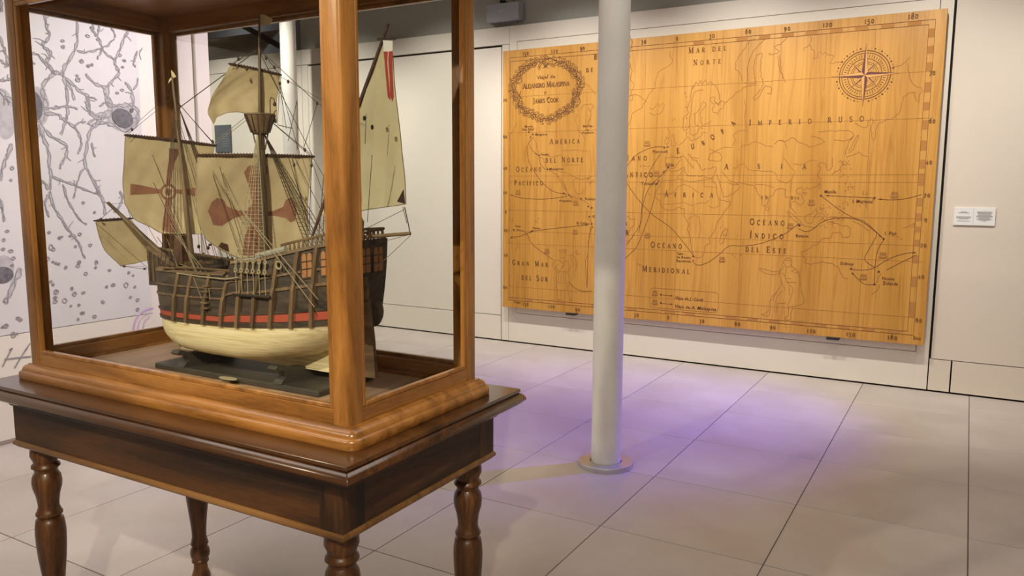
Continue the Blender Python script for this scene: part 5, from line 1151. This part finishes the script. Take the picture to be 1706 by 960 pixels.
# ---- lettering: capitals with thick and thin strokes and serifs
def arc(cx, cy, rx, ry, a0, a1, n=10): return [(cx+rx*math.cos(R(a0+(a1-a0)*k/n)), cy+ry*math.sin(R(a0+(a1-a0)*k/n))) for k in range(n+1)]
TK, TN = 0.15, 0.06
GL = {  # width, [(polyline, weight)], serif spots
 'A': (0.74, [([(0.08, 0), (0.38, 1)], TN), ([(0.38, 1), (0.66, 0)], TK), ([(0.19, 0.33), (0.56, 0.33)], TN)], [(0.08, 0), (0.66, 0)]),
 'B': (0.62, [([(0.14, 0), (0.14, 1)], TK), ([(0.14, 1), (0.32, 1)]+arc(0.32, 0.76, 0.18, 0.24, 90, -90)+[(0.14, 0.52)], 0.09), ([(0.32, 0.52)]+arc(0.34, 0.26, 0.21, 0.26, 90, -90)+[(0.14, 0)], 0.10)], [(0.12, 0), (0.12, 1)]),
 'C': (0.72, [(arc(0.42, 0.5, 0.34, 0.5, 50, 310, 16), 0.12)], [(0.63, 0.86)]),
 'D': (0.74, [([(0.14, 0), (0.14, 1)], TK), ([(0.14, 1), (0.30, 1)]+arc(0.30, 0.5, 0.34, 0.5, 90, -90, 12)+[(0.14, 0)], 0.11)], [(0.12, 0), (0.12, 1)]),
 'E': (0.60, [([(0.14, 0), (0.14, 1)], TK), ([(0.14, 1), (0.50, 1)], TN), ([(0.14, 0.52), (0.42, 0.52)], TN), ([(0.14, 0), (0.54, 0)], TN), ([(0.50, 1), (0.50, 0.84)], TN), ([(0.54, 0), (0.56, 0.18)], TN), ([(0.42, 0.60), (0.42, 0.44)], TN)], [(0.12, 0), (0.12, 1)]),
 'F': (0.56, [([(0.14, 0), (0.14, 1)], TK), ([(0.14, 1), (0.50, 1)], TN), ([(0.14, 0.52), (0.40, 0.52)], TN), ([(0.50, 1), (0.50, 0.84)], TN), ([(0.40, 0.60), (0.40, 0.44)], TN)], [(0.14, 0), (0.12, 1)]),
 'G': (0.76, [(arc(0.42, 0.5, 0.34, 0.5, 50, 320, 16), 0.12), ([(0.66, 0.42), (0.66, 0.12)], TK)], [(0.63, 0.86), (0.66, 0.42)]),
 'H': (0.80, [([(0.16, 0), (0.16, 1)], TK), ([(0.64, 0), (0.64, 1)], TK), ([(0.16, 0.52), (0.64, 0.52)], TN)], [(0.16, 0), (0.16, 1), (0.64, 0), (0.64, 1)]),
 'I': (0.32, [([(0.16, 0), (0.16, 1)], TK)], [(0.16, 0), (0.16, 1)]),
 'J': (0.36, [([(0.20, 1), (0.20, 0.0), (0.14, -0.14), (0.02, -0.18)], 0.12)], [(0.20, 1)]),
 'K': (0.72, [([(0.14, 0), (0.14, 1)], TK), ([(0.16, 0.46), (0.56, 1)], TN), ([(0.28, 0.58), (0.66, 0)], TK)], [(0.14, 0), (0.14, 1), (0.56, 1), (0.66, 0)]),
 'L': (0.58, [([(0.14, 0), (0.14, 1)], TK), ([(0.14, 0), (0.52, 0)], TN), ([(0.52, 0), (0.54, 0.2)], TN)], [(0.12, 0), (0.14, 1)]),
 'M': (0.92, [([(0.14, 0), (0.16, 1)], TN), ([(0.16, 1), (0.46, 0.06)], TK), ([(0.46, 0.06), (0.76, 1)], TN), ([(0.76, 1), (0.80, 0)], TK)], [(0.14, 0), (0.12, 1), (0.80, 0), (0.80, 1)]),
 'N': (0.80, [([(0.14, 0), (0.14, 1)], TN), ([(0.14, 1), (0.66, 0)], TK), ([(0.66, 0), (0.66, 1)], TN)], [(0.14, 0), (0.10, 1), (0.66, 1)]),
 'O': (0.80, [(arc(0.40, 0.5, 0.33, 0.5, 0, 360, 22), 0.11)], []),
 'P': (0.58, [([(0.14, 0), (0.14, 1)], TK), ([(0.14, 1), (0.30, 1)]+arc(0.30, 0.74, 0.21, 0.26, 90, -90)+[(0.14, 0.48)], 0.10)], [(0.14, 0), (0.12, 1)]),
 'R': (0.68, [([(0.14, 0), (0.14, 1)], TK), ([(0.14, 1), (0.30, 1)]+arc(0.30, 0.75, 0.20, 0.25, 90, -90)+[(0.14, 0.50)], 0.10), ([(0.32, 0.50), (0.62, 0)], TK)], [(0.14, 0), (0.12, 1), (0.64, 0)]),
 'S': (0.56, [(arc(0.28, 0.75, 0.19, 0.25, 30, 270, 10)+arc(0.28, 0.25, 0.21, 0.25, 90, -150, 10), 0.11)], []),
 'T': (0.66, [([(0.33, 0), (0.33, 1)], TK), ([(0.05, 1), (0.61, 1)], TN), ([(0.05, 1), (0.05, 0.82)], TN), ([(0.61, 1), (0.61, 0.82)], TN)], [(0.33, 0)]),
 'U': (0.78, [([(0.14, 1), (0.14, 0.34)]+arc(0.38, 0.30, 0.24, 0.30, 180, 360, 10)+[(0.62, 1)], 0.12)], [(0.14, 1), (0.62, 1)]),
 'V': (0.72, [([(0.06, 1), (0.36, 0)], TK), ([(0.36, 0), (0.66, 1)], TN)], [(0.06, 1), (0.66, 1)]),
 'Z': (0.6, [([(0.06, 1), (0.52, 1)], TN), ([(0.52, 1), (0.06, 0)], TK), ([(0.06, 0), (0.54, 0)], TN)], []),
 '0': (0.56, [(arc(0.28, 0.36, 0.20, 0.36, 0, 360, 16), 0.11)], []), '1': (0.34, [([(0.17, 0), (0.17, 0.74)], 0.13)], [(0.17, 0), (0.14, 0.74)]),
 '2': (0.52, [(arc(0.25, 0.54, 0.18, 0.2, 150, -20, 8)+[(0.06, 0.0), (0.46, 0.0)], 0.11)], []), '3': (0.50, [(arc(0.22, 0.54, 0.17, 0.18, 140, -90, 8)+arc(0.22, 0.08, 0.20, 0.28, 90, -140, 10), 0.11)], []),
 '4': (0.56, [([(0.38, -0.2), (0.38, 0.7), (0.04, 0.14), (0.52, 0.14)], 0.11)], []), '5': (0.50, [([(0.42, 0.74), (0.12, 0.74), (0.10, 0.36)]+arc(0.20, 0.08, 0.22, 0.30, 100, -140, 10), 0.11)], []),
 '6': (0.56, [([(0.42, 1.0), (0.16, 0.66), (0.08, 0.32)]+arc(0.28, 0.30, 0.20, 0.30, 180, -180, 16), 0.11)], []), '7': (0.50, [([(0.04, 0.72), (0.46, 0.72), (0.18, -0.22)], 0.12)], []),
 '8': (0.54, [(arc(0.27, 0.76, 0.17, 0.24, -90, 270, 14)+arc(0.27, 0.26, 0.21, 0.27, 90, -270, 14), 0.11)], []), '9': (0.54, [(arc(0.26, 0.46, 0.20, 0.26, 0, 360, 16)+[(0.44, 0.2), (0.14, -0.24)], 0.11)], []),
 '.': (0.2, [([(0.06, 0.04), (0.14, 0.04)], 0.1)], []), ' ': (0.45, [], [])}
def glyph(mb, ch, ox, oz, h, rot=0.0, acc=False):
    wd, st, sf = GL[ch]; c, s = math.cos(rot), math.sin(rot)
    f = lambda x, y: (ox+(x*c-y*s)*h, oz+(x*s+y*c)*h)
    for pl, w in st: ribbon(mb, [f(*p) for p in pl], w*h*1.25)
    for x, y in sf: ribbon(mb, [f(x-0.12, y), f(x+0.12, y)], TN*h*1.4)
    if acc: ribbon(mb, [f(wd/2-0.02, 1.12), f(wd/2+0.14, 1.34)], 0.09*h)
    return wd*h
ACC = {'Á': 'A', 'É': 'E', 'Í': 'I', 'Ó': 'O'}
def caps(txt, a, b, hp, name='lettering'):
    """small capitals between two points of the photograph: first letters tall"""
    A = mpx(*a); B = mpx(*b); z = (A[1]+B[1])/2; px = abs(B[0]-A[0])/max(1, b[0]-a[0])
    s = abs(mpx(a[0], a[1]-10)[1]-A[1])/10; h = hp*s
    items = []; first = True
    small = txt.startswith('~'); txt = txt.lstrip('~')
    for wi_, wrd in enumerate(txt.split(' ')):
        if wi_: items.append((' ', h*0.8))
        lowr = wrd.islower()
        for k, ch in enumerate(wrd): items.append((ch.upper(), h if (k == 0 and not lowr) else h*0.78))
    tot = sum(GL[ACC.get(c, c)][0]*hh for c, hh in items); gap = ((B[0]-A[0])-tot)/max(1, len(items)-1)
    mb = MB(); x = A[0]
    for c, hh in items:
        if c == ' ': bm(mb, name, M['ink']); mb = MB()
        x += glyph(mb, ACC.get(c, c), x, z, hh, 0, c in ACC)+gap
    return bm(mb, name, M['ink'])
for t in (('Mar del', (1147, 89), (1210, 84), 9.5), ('Norte', (1155, 109), (1201, 105.5), 9), ('Imperio', (1248, 209), (1352, 206), 9.5), ('ruso', (1379, 204), (1439, 202), 10.5), ('América', (916, 240), (965.5, 238.5), 8.5), ('del Norte', (909, 270.5), (971.5, 270), 8.5),
          ('Océano', (860, 286), (902, 285.5), 8), ('Pacífico', (857, 308.5), (904.5, 308.5), 8), ('Gran Mar', (853.5, 441), (913, 444.5), 8), ('del Sur', (869, 466), (912.5, 468.5), 8.5), ('Océano', (1084, 412), (1136, 414), 9), ('Meridional', (1070, 452), (1149, 456), 9),
          ('Océano', (1249, 374), (1307, 375.5), 9.5), ('Índico', (1249, 395.5), (1305, 398.5), 9.5), ('del Este', (1242, 419), (1310, 422), 9.5), ('Océano', (1024, 267), (1077.5, 267.5), 8.5), ('Atlántico', (1016, 294.5), (1087, 295), 9), ('África', (1107, 328), (1188, 328), 8.5),
          ('Alejandro Malaspina', (871, 147.5), (948.5, 142.5), 8.5), ('James Cook', (888.5, 172), (930.5, 169.5), 8), ('B', (990, 99), (995.5, 98.6), 8.5), ('de', (977, 120), (988, 119.4), 8), ('A', (1039.5, 375), (1045.5, 375), 7.5), ('ur', (1033, 390), (1047, 390.5), 9), ('in', (1269, 331), (1279, 331.3), 6.5), ('dia', (1318, 331.5), (1331, 332), 6)):
    caps(*t)
mb = MB()
for ch, x, y, hp, rt in (('E', 1128, 255.5, 9, 8), ('U', 1152, 248, 8, 14), ('R', 1171, 242, 7, 24), ('O', 1186, 233, 8, 26), ('P', 1204, 223, 7.5, 32), ('A', 1222, 210, 7.5, 48)):
    p = mpx(x, y); glyph(mb, ch, p[0], p[1], hp*0.0046, R(rt))
    bm(mb, 'lettering', M['ink']); mb = MB()
for ch, x, y, hp in (('A', 1207, 281.5, 9), ('S', 1262, 280.5, 7.5), ('I', 1301, 280.5, 7.5), ('A', 1337, 281, 7.5)):
    mb = MB(); p = mpx(x, y); glyph(mb, ch, p[0], p[1], hp*0.0045); bm(mb, 'lettering', M['ink'])
def nums(t, x, y, hp=7.4):
    mb = MB(); p = mpx(x, y); h = hp*0.0047; xx = p[0]-0.36*h*len(t)
    for ch in t: xx += glyph(mb, ch, xx, p[1]-0.36*h, h)+0.20*h
    bm(mb, 'degree_number', M['ink'])
for t in (('150', 877, 89.5), ('120', 925, 85.5), ('90', 971, 81), ('30', 1073, 70), ('0', 1128.5, 64.5), ('30', 1187, 60), ('60', 1247, 53), ('90', 1312, 48), ('120', 1380, 41.5), ('150', 1450, 35.5), ('180', 1523, 27.5),
          ('150', 877, 507), ('120', 920, 511), ('90', 963, 516), ('30', 1061, 525), ('0', 1114, 529), ('30', 1170, 535), ('60', 1229, 540), ('90', 1288, 546), ('120', 1353, 552), ('150', 1419, 557.5), ('180', 1488, 563)): nums(*t)
for t in (('70', 1554, 122), ('60', 1553.5, 202), ('40', 1548, 270.5), ('20', 1545, 325.5), ('0', 1543, 366.5), ('20', 1539, 409), ('40', 1535, 461), ('60', 1531, 534), ('70', 842, 167), ('60', 842, 228), ('40', 842, 280), ('20', 842, 321), ('0', 843, 353), ('20', 843, 384), ('40', 843, 425), ('60', 842, 479)): nums(*t, 6.5)
# small place names
def word(t, x, y, hp, x1=None, slant=0.0, mt=None, name='place_name'):
    cu = bpy.data.curves.new(name, 'FONT'); cu.body = t; cu.size = 1.0; cu.resolution_u = 1; cu.shear = slant; cu.offset = 0.012
    to = bpy.data.objects.new('tmp', cu); C.objects.link(to)
    dg = bpy.context.evaluated_depsgraph_get(); me = bpy.data.meshes.new_from_object(to.evaluated_get(dg)); bpy.data.objects.remove(to)
    p = mpx(x, y); h = hp*0.0047/0.72; W_ = max((v.co.x for v in me.vertices), default=1)
    sx = (mpx(x1, y)[0]-p[0])/W_ if x1 else h
    for v in me.vertices: v.co = Vector((p[0]+v.co.x*sx-MO[0], MY-0.0022-MO[1], p[1]+v.co.y*h-MO[2]))
    me.name = name; me.materials.append(mt or M['ink']); o = bpy.data.objects.new(name, me); C.objects.link(o); o.parent = mapo
for t in (('Plymouth', 1087, 255, 5, 1112.5), ('Cádiz', 1109, 277, 5.5, 1123), ('Tenerife', 1067.5, 308, 5, 1094), ('Manila', 1373, 322, 5.5, 1393), ('I. Marianaſ', 1420, 338, 5.5, 1455.5), ('I. Fiyi', 1473.5, 391.5, 5.5, 1493), ('Batavia', 1325.5, 395, 5, 1347), ('Sidney', 1399.5, 441, 5, 1422.5), ('Nueva', 1469, 466, 5, 1490),
          ('Zelanda', 1470.5, 474, 5, 1496), ('Monte', 874, 212.5, 4.2, 888), ('San Elíaſ', 870, 217.5, 4.2, 890), ('Mulgrave', 891.5, 226, 4.2, 912), ('Nutka', 901, 259, 4, 914.5), ('Monterrey', 915, 283, 4, 939), ('Acapulco', 931.5, 336, 4.5, 953), ('Realejo', 974.5, 333, 4.5, 992), ('P', 984, 349, 5, 988), ('G', 986.5, 362.5, 5, 990.5),
          ('El Callao', 960.5, 373.5, 4.5, 982), ('Taití', 858, 378.5, 4.2, 867.5), ('Vavao', 887, 381.5, 4.2, 901), ('Cabo', 1127, 424, 4.5, 1139), ('de Buena', 1127, 430, 4.5, 1151), ('Esperanza', 1126.5, 436, 4.5, 1151), ('Bahía', 971, 212, 4.2, 987), ('de', 976, 218, 4, 981), ('Hudson', 969, 223, 4.2, 989), ('Oeste', 856, 505, 5, 868), ('Este', 1521, 565.5, 5.5, 1534)): word(*t)
word('Viajeſ de', 894.5, 132, 6.5, 925, 0, None, 'lettering'); word('y', 907, 156, 6, 910.5, 0, None, 'lettering')
word('Viaje de J. Cook', 1124, 498.5, 6, 1172, 0.25, None, 'legend_text'); word('Viaje de A. Malaspina', 1123.5, 512.5, 6, 1193.5, 0.25, None, 'legend_text')

# ================================================================ THE MURAL OF NERVE CELLS on the left partition
MX = -4.7345
m = mottled('mural_print_sheet', srgb(200, 198, 193), srgb(210, 208, 203), 1.5, 0.45)
M['mural'] = m
M['g1'] = mottled('grey_pencil', srgb(118, 114, 116), srgb(158, 155, 156), 40, 0.8); M['g2'] = mottled('soft_grey_wash', srgb(160, 157, 157), srgb(188, 185, 183), 25, 0.8); M['g3'] = mottled('dark_grey_pencil', srgb(84, 82, 86), srgb(118, 115, 118), 50, 0.8)
M['violet_ink'] = mat('violet_stamp_ink', srgb(196, 160, 204), 0.8)
ye = at_x(241, 300, MX).y
mur = empty('wall_mural', (-4.76, 1.5, 0)); tag(mur, 'pale printed wall mural of grey branching nerve cells behind the glass case', 'mural')
UO = (-4.76, 1.5, 0)
MB().box(-4.7595, MX, -0.6, ye, 0.64, 3.5).build('upper_sheet', M['mural'], mur, UO)
MB().box(-4.7595, MX, -0.6, ye, 0.03, 0.636).build('lower_sheet', mottled('mural_lit_cream', srgb(214, 208, 192), srgb(222, 216, 200), 1.5, 0.45), mur, UO)  # paler, yellower tone paints in the light on the lower mural
UD = [0.0020]
def ux(x, y): p = at_x(x, y, MX); return Vector((p.y, p.z))
def rib(mb, P, ws):
    n = len(P); rows = []
    for i, p in enumerate(P):
        d = P[min(i+1, n-1)]-P[max(i-1, 0)]; d = d.normalized() if d.length > 1e-9 else Vector((1, 0)); q = Vector((-d.y, d.x)); w_ = ws[i]/2
        rows.append([(MX+UD[0], p.x+q.x*w_, p.y+q.y*w_), (MX+UD[0], p.x-q.x*w_, p.y-q.y*w_)])
    mb.grid(rows); UD[0] += 0.000004
gm = random.Random(11)
def dens(P, step=0.012):
    out = [P[0]]
    for a, b in zip(P, P[1:]):
        k = max(1, int((b-a).length/step))
        for i in range(1, k+1): out.append(a+(b-a)*i/k)
    return out
def branch(mbs, pts, w0, w1, twigs=0.5, net=True):
    P = [Vector(p) for p in smooth([tuple(ux(*p)) for p in pts], 5)] if len(pts) > 2 else [ux(*p) for p in pts]
    P = dens(P); n = len(P); s = 0.0036
    wob = [gm.uniform(-1, 1)*0.004 for _ in P]
    P = [p+Vector((wob[i], wob[-i])) for i, p in enumerate(P)]
    W = [max(0.004, (w0+(w1-w0)*i/(n-1))*s*(0.8+0.4*abs(math.sin(i*0.9+w0)))) for i in range(n)]
    UD[0] -= 0.0012; rib(mbs[1], P, W); UD[0] += 0.0012
    for sg in (1, -1):       # darker knotted outlines crossing over one another
        E_ = []
        for i, p in enumerate(P):
            d = P[min(i+1, n-1)]-P[max(i-1, 0)]; d = d.normalized() if d.length > 1e-9 else Vector((1, 0)); q = Vector((-d.y, d.x))
            E_.append(p+q*(W[i]/2)*math.sin(i*0.55+(0 if sg > 0 else math.pi)) if net else p+q*sg*W[i]/2)
        rib(mbs[0], E_, [0.0038]*n)
    i = 4
    while i < n-2:
        if gm.random() < twigs:
            d = (P[i+1]-P[i]).normalized(); q = Vector((-d.y, d.x))*gm.choice((1, -1)); L = gm.uniform(0.02, 0.06); e = q*gm.uniform(0.5, 1)+d*gm.uniform(-0.4, 0.7)
            m1 = P[i]+e*L*0.6; t = [P[i], m1, m1+(e+Vector((gm.uniform(-.6, .6), gm.uniform(-.6, .6))))*L*0.5]; rib(mbs[0], t, [0.006, 0.0045, 0.003])
        i += gm.choice((3, 4, 5, 6))
mbs = [MB(), MB()]
for pts, a, b, tw in (
 ([(72,23),(76,35),(78,48),(82,55),(79,68),(73,72),(73,79),(82,83),(83,96),(78,103),(87,117),(92,122)], 3.5, 5, 0.7), ([(129,33),(129,60),(126,81),(117,96),(108,112),(104,123)], 3, 6, 0.3), ([(90,122),(98,122),(106,125)], 6, 6, 0),
 ([(47,91),(62,90),(72,102),(80,110),(90,120)], 3, 4, 0.6), ([(48,72),(50,90),(50,104),(58,106)], 2.5, 2, 0.8), ([(92,123),(82,130),(72,142),(71,158),(76,172),(70,190),(68,210),(70,226)], 5, 9, 0.3), ([(104,123),(110,142),(112,167),(112,190),(108,205),(102,224)], 5, 4, 0.1),
 ([(109,129),(123,142),(135,154),(146,160),(148,179),(150,190)], 4, 5, 0.7), ([(110,133),(119,150),(125,167)], 4, 3.5, 0), ([(190,100),(173,85),(165,65),(155,52),(150,45)], 3, 3.5, 0.5), ([(155,52),(154,42),(150,38)], 2.5, 2, 0.6), ([(165,40),(163,55),(158,60)], 2.5, 2, 0.4),
 ([(214,49),(208,62),(202,77),(195,92),(191,102),(195,115),(198,122),(188,133),(180,143)], 4, 4.5, 0.5), ([(143,123),(153,135),(165,142),(177,146)], 3, 6, 0.3), ([(178,143),(178,160),(183,174),(192,184)], 8, 14, 0.3), ([(146,160),(162,166)], 2, 1.5, 0.2), ([(165,178),(172,172),(182,172)], 2, 3, 0.4),
 ([(208,137),(218,150),(222,167),(218,176)], 4, 7, 0.5), ([(222,150),(228,140),(229,130)], 3, 2, 0.3), ([(127,85),(143,87),(160,83),(170,80),(180,75),(190,65)], 3, 2.5, 0.3), ([(184,45),(190,55),(192,63)], 2, 2, 0.5), ([(170,80),(165,92),(162,98)], 2, 1.5, 0.2),
 ([(176,172),(191,177),(213,175),(228,183),(229,196),(226,206),(213,218)], 6, 7, 0.3), ([(213,218),(196,212),(180,206),(165,204),(155,210),(149,222),(145,242),(142,273),(154,299),(167,326)], 6, 4, 0.3), ([(176,190),(160,192),(150,188),(146,175),(145,160)], 9, 4, 0.4), ([(176,196),(158,198),(146,206)], 7, 3, 0.4), ([(186,186),(170,196),(156,212)], 12, 6, 0.1),
 ([(60,179),(80,180),(99,179),(112,178),(130,181)], 4, 2.5, 0.2), ([(72,190),(93,190),(108,201),(123,212),(132,225),(135,242),(130,256)], 5, 2.5, 0.2), ([(123,212),(130,205),(143,203)], 3, 2, 0.2), ([(69,225),(80,247),(82,273),(84,291),(83,317)], 5, 4, 0.4), ([(66,210),(60,240),(57,262)], 7, 3, 0.3),
 ([(75,216),(88,229),(110,241),(110,260),(103,270),(100,282)], 5, 3, 0.5), ([(86,293),(104,301),(123,308),(143,317),(165,323)], 4, 2, 0.5), ([(61,299),(73,305),(81,315)], 5, 4, 0.2), ([(83,318),(90,345),(104,367),(111,378)], 4, 3, 0.4), ([(81,324),(75,340),(81,361)], 3.5, 2, 0.3),
 ([(105,307),(112,330),(120,347),(133,365),(144,374)], 3, 2, 0.5), ([(140,280),(132,295),(126,315),(122,330)], 2.5, 2, 0.4), ([(104,367),(115,385),(126,398),(134,412),(141,430)], 3.5, 2.5, 0.5), ([(157,303),(166,322),(172,335),(175,358)], 5, 4, 0.8), ([(200,318),(204,330),(198,345),(190,352)], 4, 3, 0.8), ([(152,238),(155,250),(158,262)], 3, 2, 0.6),
 ([(0,60),(5,75),(9,88),(12,100),(10,112)], 3.5, 3, 0.6), ([(0,100),(8,106),(16,108)], 3, 2.5, 0.6), ([(0,0),(3,10),(2,20)], 4, 3, 0.5), ([(0,132),(8,134),(18,130)], 3, 3, 0.5), ([(0,150),(8,160),(18,168)], 5, 6, 0.6), ([(20,240),(12,260),(4,280),(0,300)], 6, 3, 0.4), ([(0,330),(5,350),(6,368)], 3, 2, 0.4), ([(34,448),(26,465),(16,490),(8,505)], 8, 6, 0.3), ([(228,85),(222,105),(226,112)], 3, 2, 0.5), ([(236,80),(232,90),(236,100)], 2, 2, 0.4)):
    branch(mbs, pts, a, b, tw)
tag(mbs[1].build('dendrite_wash', M['g2'], mur, UO, fix=False), kind='stuff')
tag(mbs[0].build('dendrite_drawing', M['g1'], mur, UO, fix=False), kind='stuff')
def blob(name, x, y, rx, ry, mt, d=0.0011, n=20, rot=0.3):
    c = ux(x, y); s = 0.0042; P = []
    for k in range(n):
        t = 2*math.pi*k/n; a, b = rx*math.cos(t), ry*math.sin(t)
        P.append((MX+d, c.x+(a*math.cos(rot)-b*math.sin(rot))*s*1.0, c.y+(-a*math.sin(rot)-b*math.cos(rot))*s))
    V_ = [Vector(p) for p in P]; return MB().add(V_, [tuple(t) for t in mgeo.tessellate_polygon([V_])]).build(name, mt, mur, UO, fix=False)
blob('cell_body', 204, 197, 27, 21, M['g2'], 0.0004, rot=0.2); blob('cell_nucleus', 204, 197, 17.5, 14, M['g3'], 0.0045, rot=0.3); blob('cell_nucleus', 219, 184, 3, 3.6, M['g3'], 0.0045)
blob('cell_body', 62, 178, 17, 28, M['g2'], 0.0004, rot=0.1); blob('cell_nucleus', 57, 177, 11, 20, M['g3'], 0.0045, rot=0.0)
blob('cell_body', 6, 190, 16, 34, M['g2'], 0.0004, rot=0); blob('cell_nucleus', 4, 458, 14, 11, M['g3'], 0.0045, rot=0); blob('cell_body', 6, 445, 14, 16, M['g2'], 0.0004, rot=0)
mb = MB(); s = 3.43
rings = [(70+a/s, 300+b/s) for a, b in ((40,300),(110,325),(100,330),(160,320),(190,380),(30,450),(62,468),(78,475),(95,480),(135,500),(205,490),(212,470),(250,535),(310,470),(305,500),(50,580),(62,598),(235,645),(130,690),(165,720),(210,715),(345,695),(350,700),(205,795),(230,760),(300,780),(368,610),(405,600),(385,515),(480,600),(495,530),(520,545),(530,610),(505,670),(545,740),(545,685),(275,372),(80,640),(75,672),(75,695),(170,620),(185,652),(235,130),(300,185),(25,690),(215,310),(50,385),(65,395))]
rings += [(163,66),(146,60),(147,110),(153,108),(136,102),(128,126),(130,133),(200,92),(207,101),(204,112),(104,68),(105,78),(203,150),(195,155),(55,375),(5,415),(12,385),(18,418),(28,556),(22,558),(34,533),(30,530),(10,543),(4,545),(10,500),(6,400),(20,442),(22,430),(20,280),(18,300)]
for x, y in rings:
    c = ux(x, y); r = gm.uniform(1.4, 3.2)*0.0042; e = gm.uniform(0.55, 1.2); a0 = gm.uniform(0, 6)
    P = [c+Vector((r*math.cos(a0+2*math.pi*k/9)*(1+gm.uniform(-.2, .2)), r*e*math.sin(a0+2*math.pi*k/9)*(1+gm.uniform(-.2, .2)))) for k in range(9)]
    rib(mb, P+P[:1], [0.0055]*10)
    if gm.random() < 0.4: rib(mb, [c+Vector((-r*0.3, 0)), c+Vector((r*0.4, r*0.2))], [0.008, 0.006])
tag(mb.build('small_cell_drawing', M['g1'], mur, UO, fix=False), kind='stuff')
mb = MB()
for l in ([(4,611),(12,595),(20,580),(15,583)], [(7,599),(30,596),(52,594)], [(24,613),(38,590),(50,572)]):
    rib(mb, dens([ux(*p) for p in l], 0.03), [0.008]*len(dens([ux(*p) for p in l], 0.03)))
tag(mb.build('pencil_scribble', M['g1'], mur, UO, fix=False), kind='stuff')
mb = MB(); c = ux(252, 546)
for r in (0.13, 0.10): P = [c+Vector((r*math.cos(R(a)), r*math.sin(R(a)))) for a in range(80, 290, 10)]; rib(mb, P, [0.012 if r > 0.12 else 0.005]*len(P))
for k in range(7):
    a = R(110+22*k); p = c+Vector((0.065*math.cos(a), 0.065*math.sin(a))); rib(mb, [p, p+Vector((0.012, 0.02))], [0.008]*2)
tag(mb.build('violet_stamp', M['violet_ink'], mur, UO, fix=False), kind='stuff')
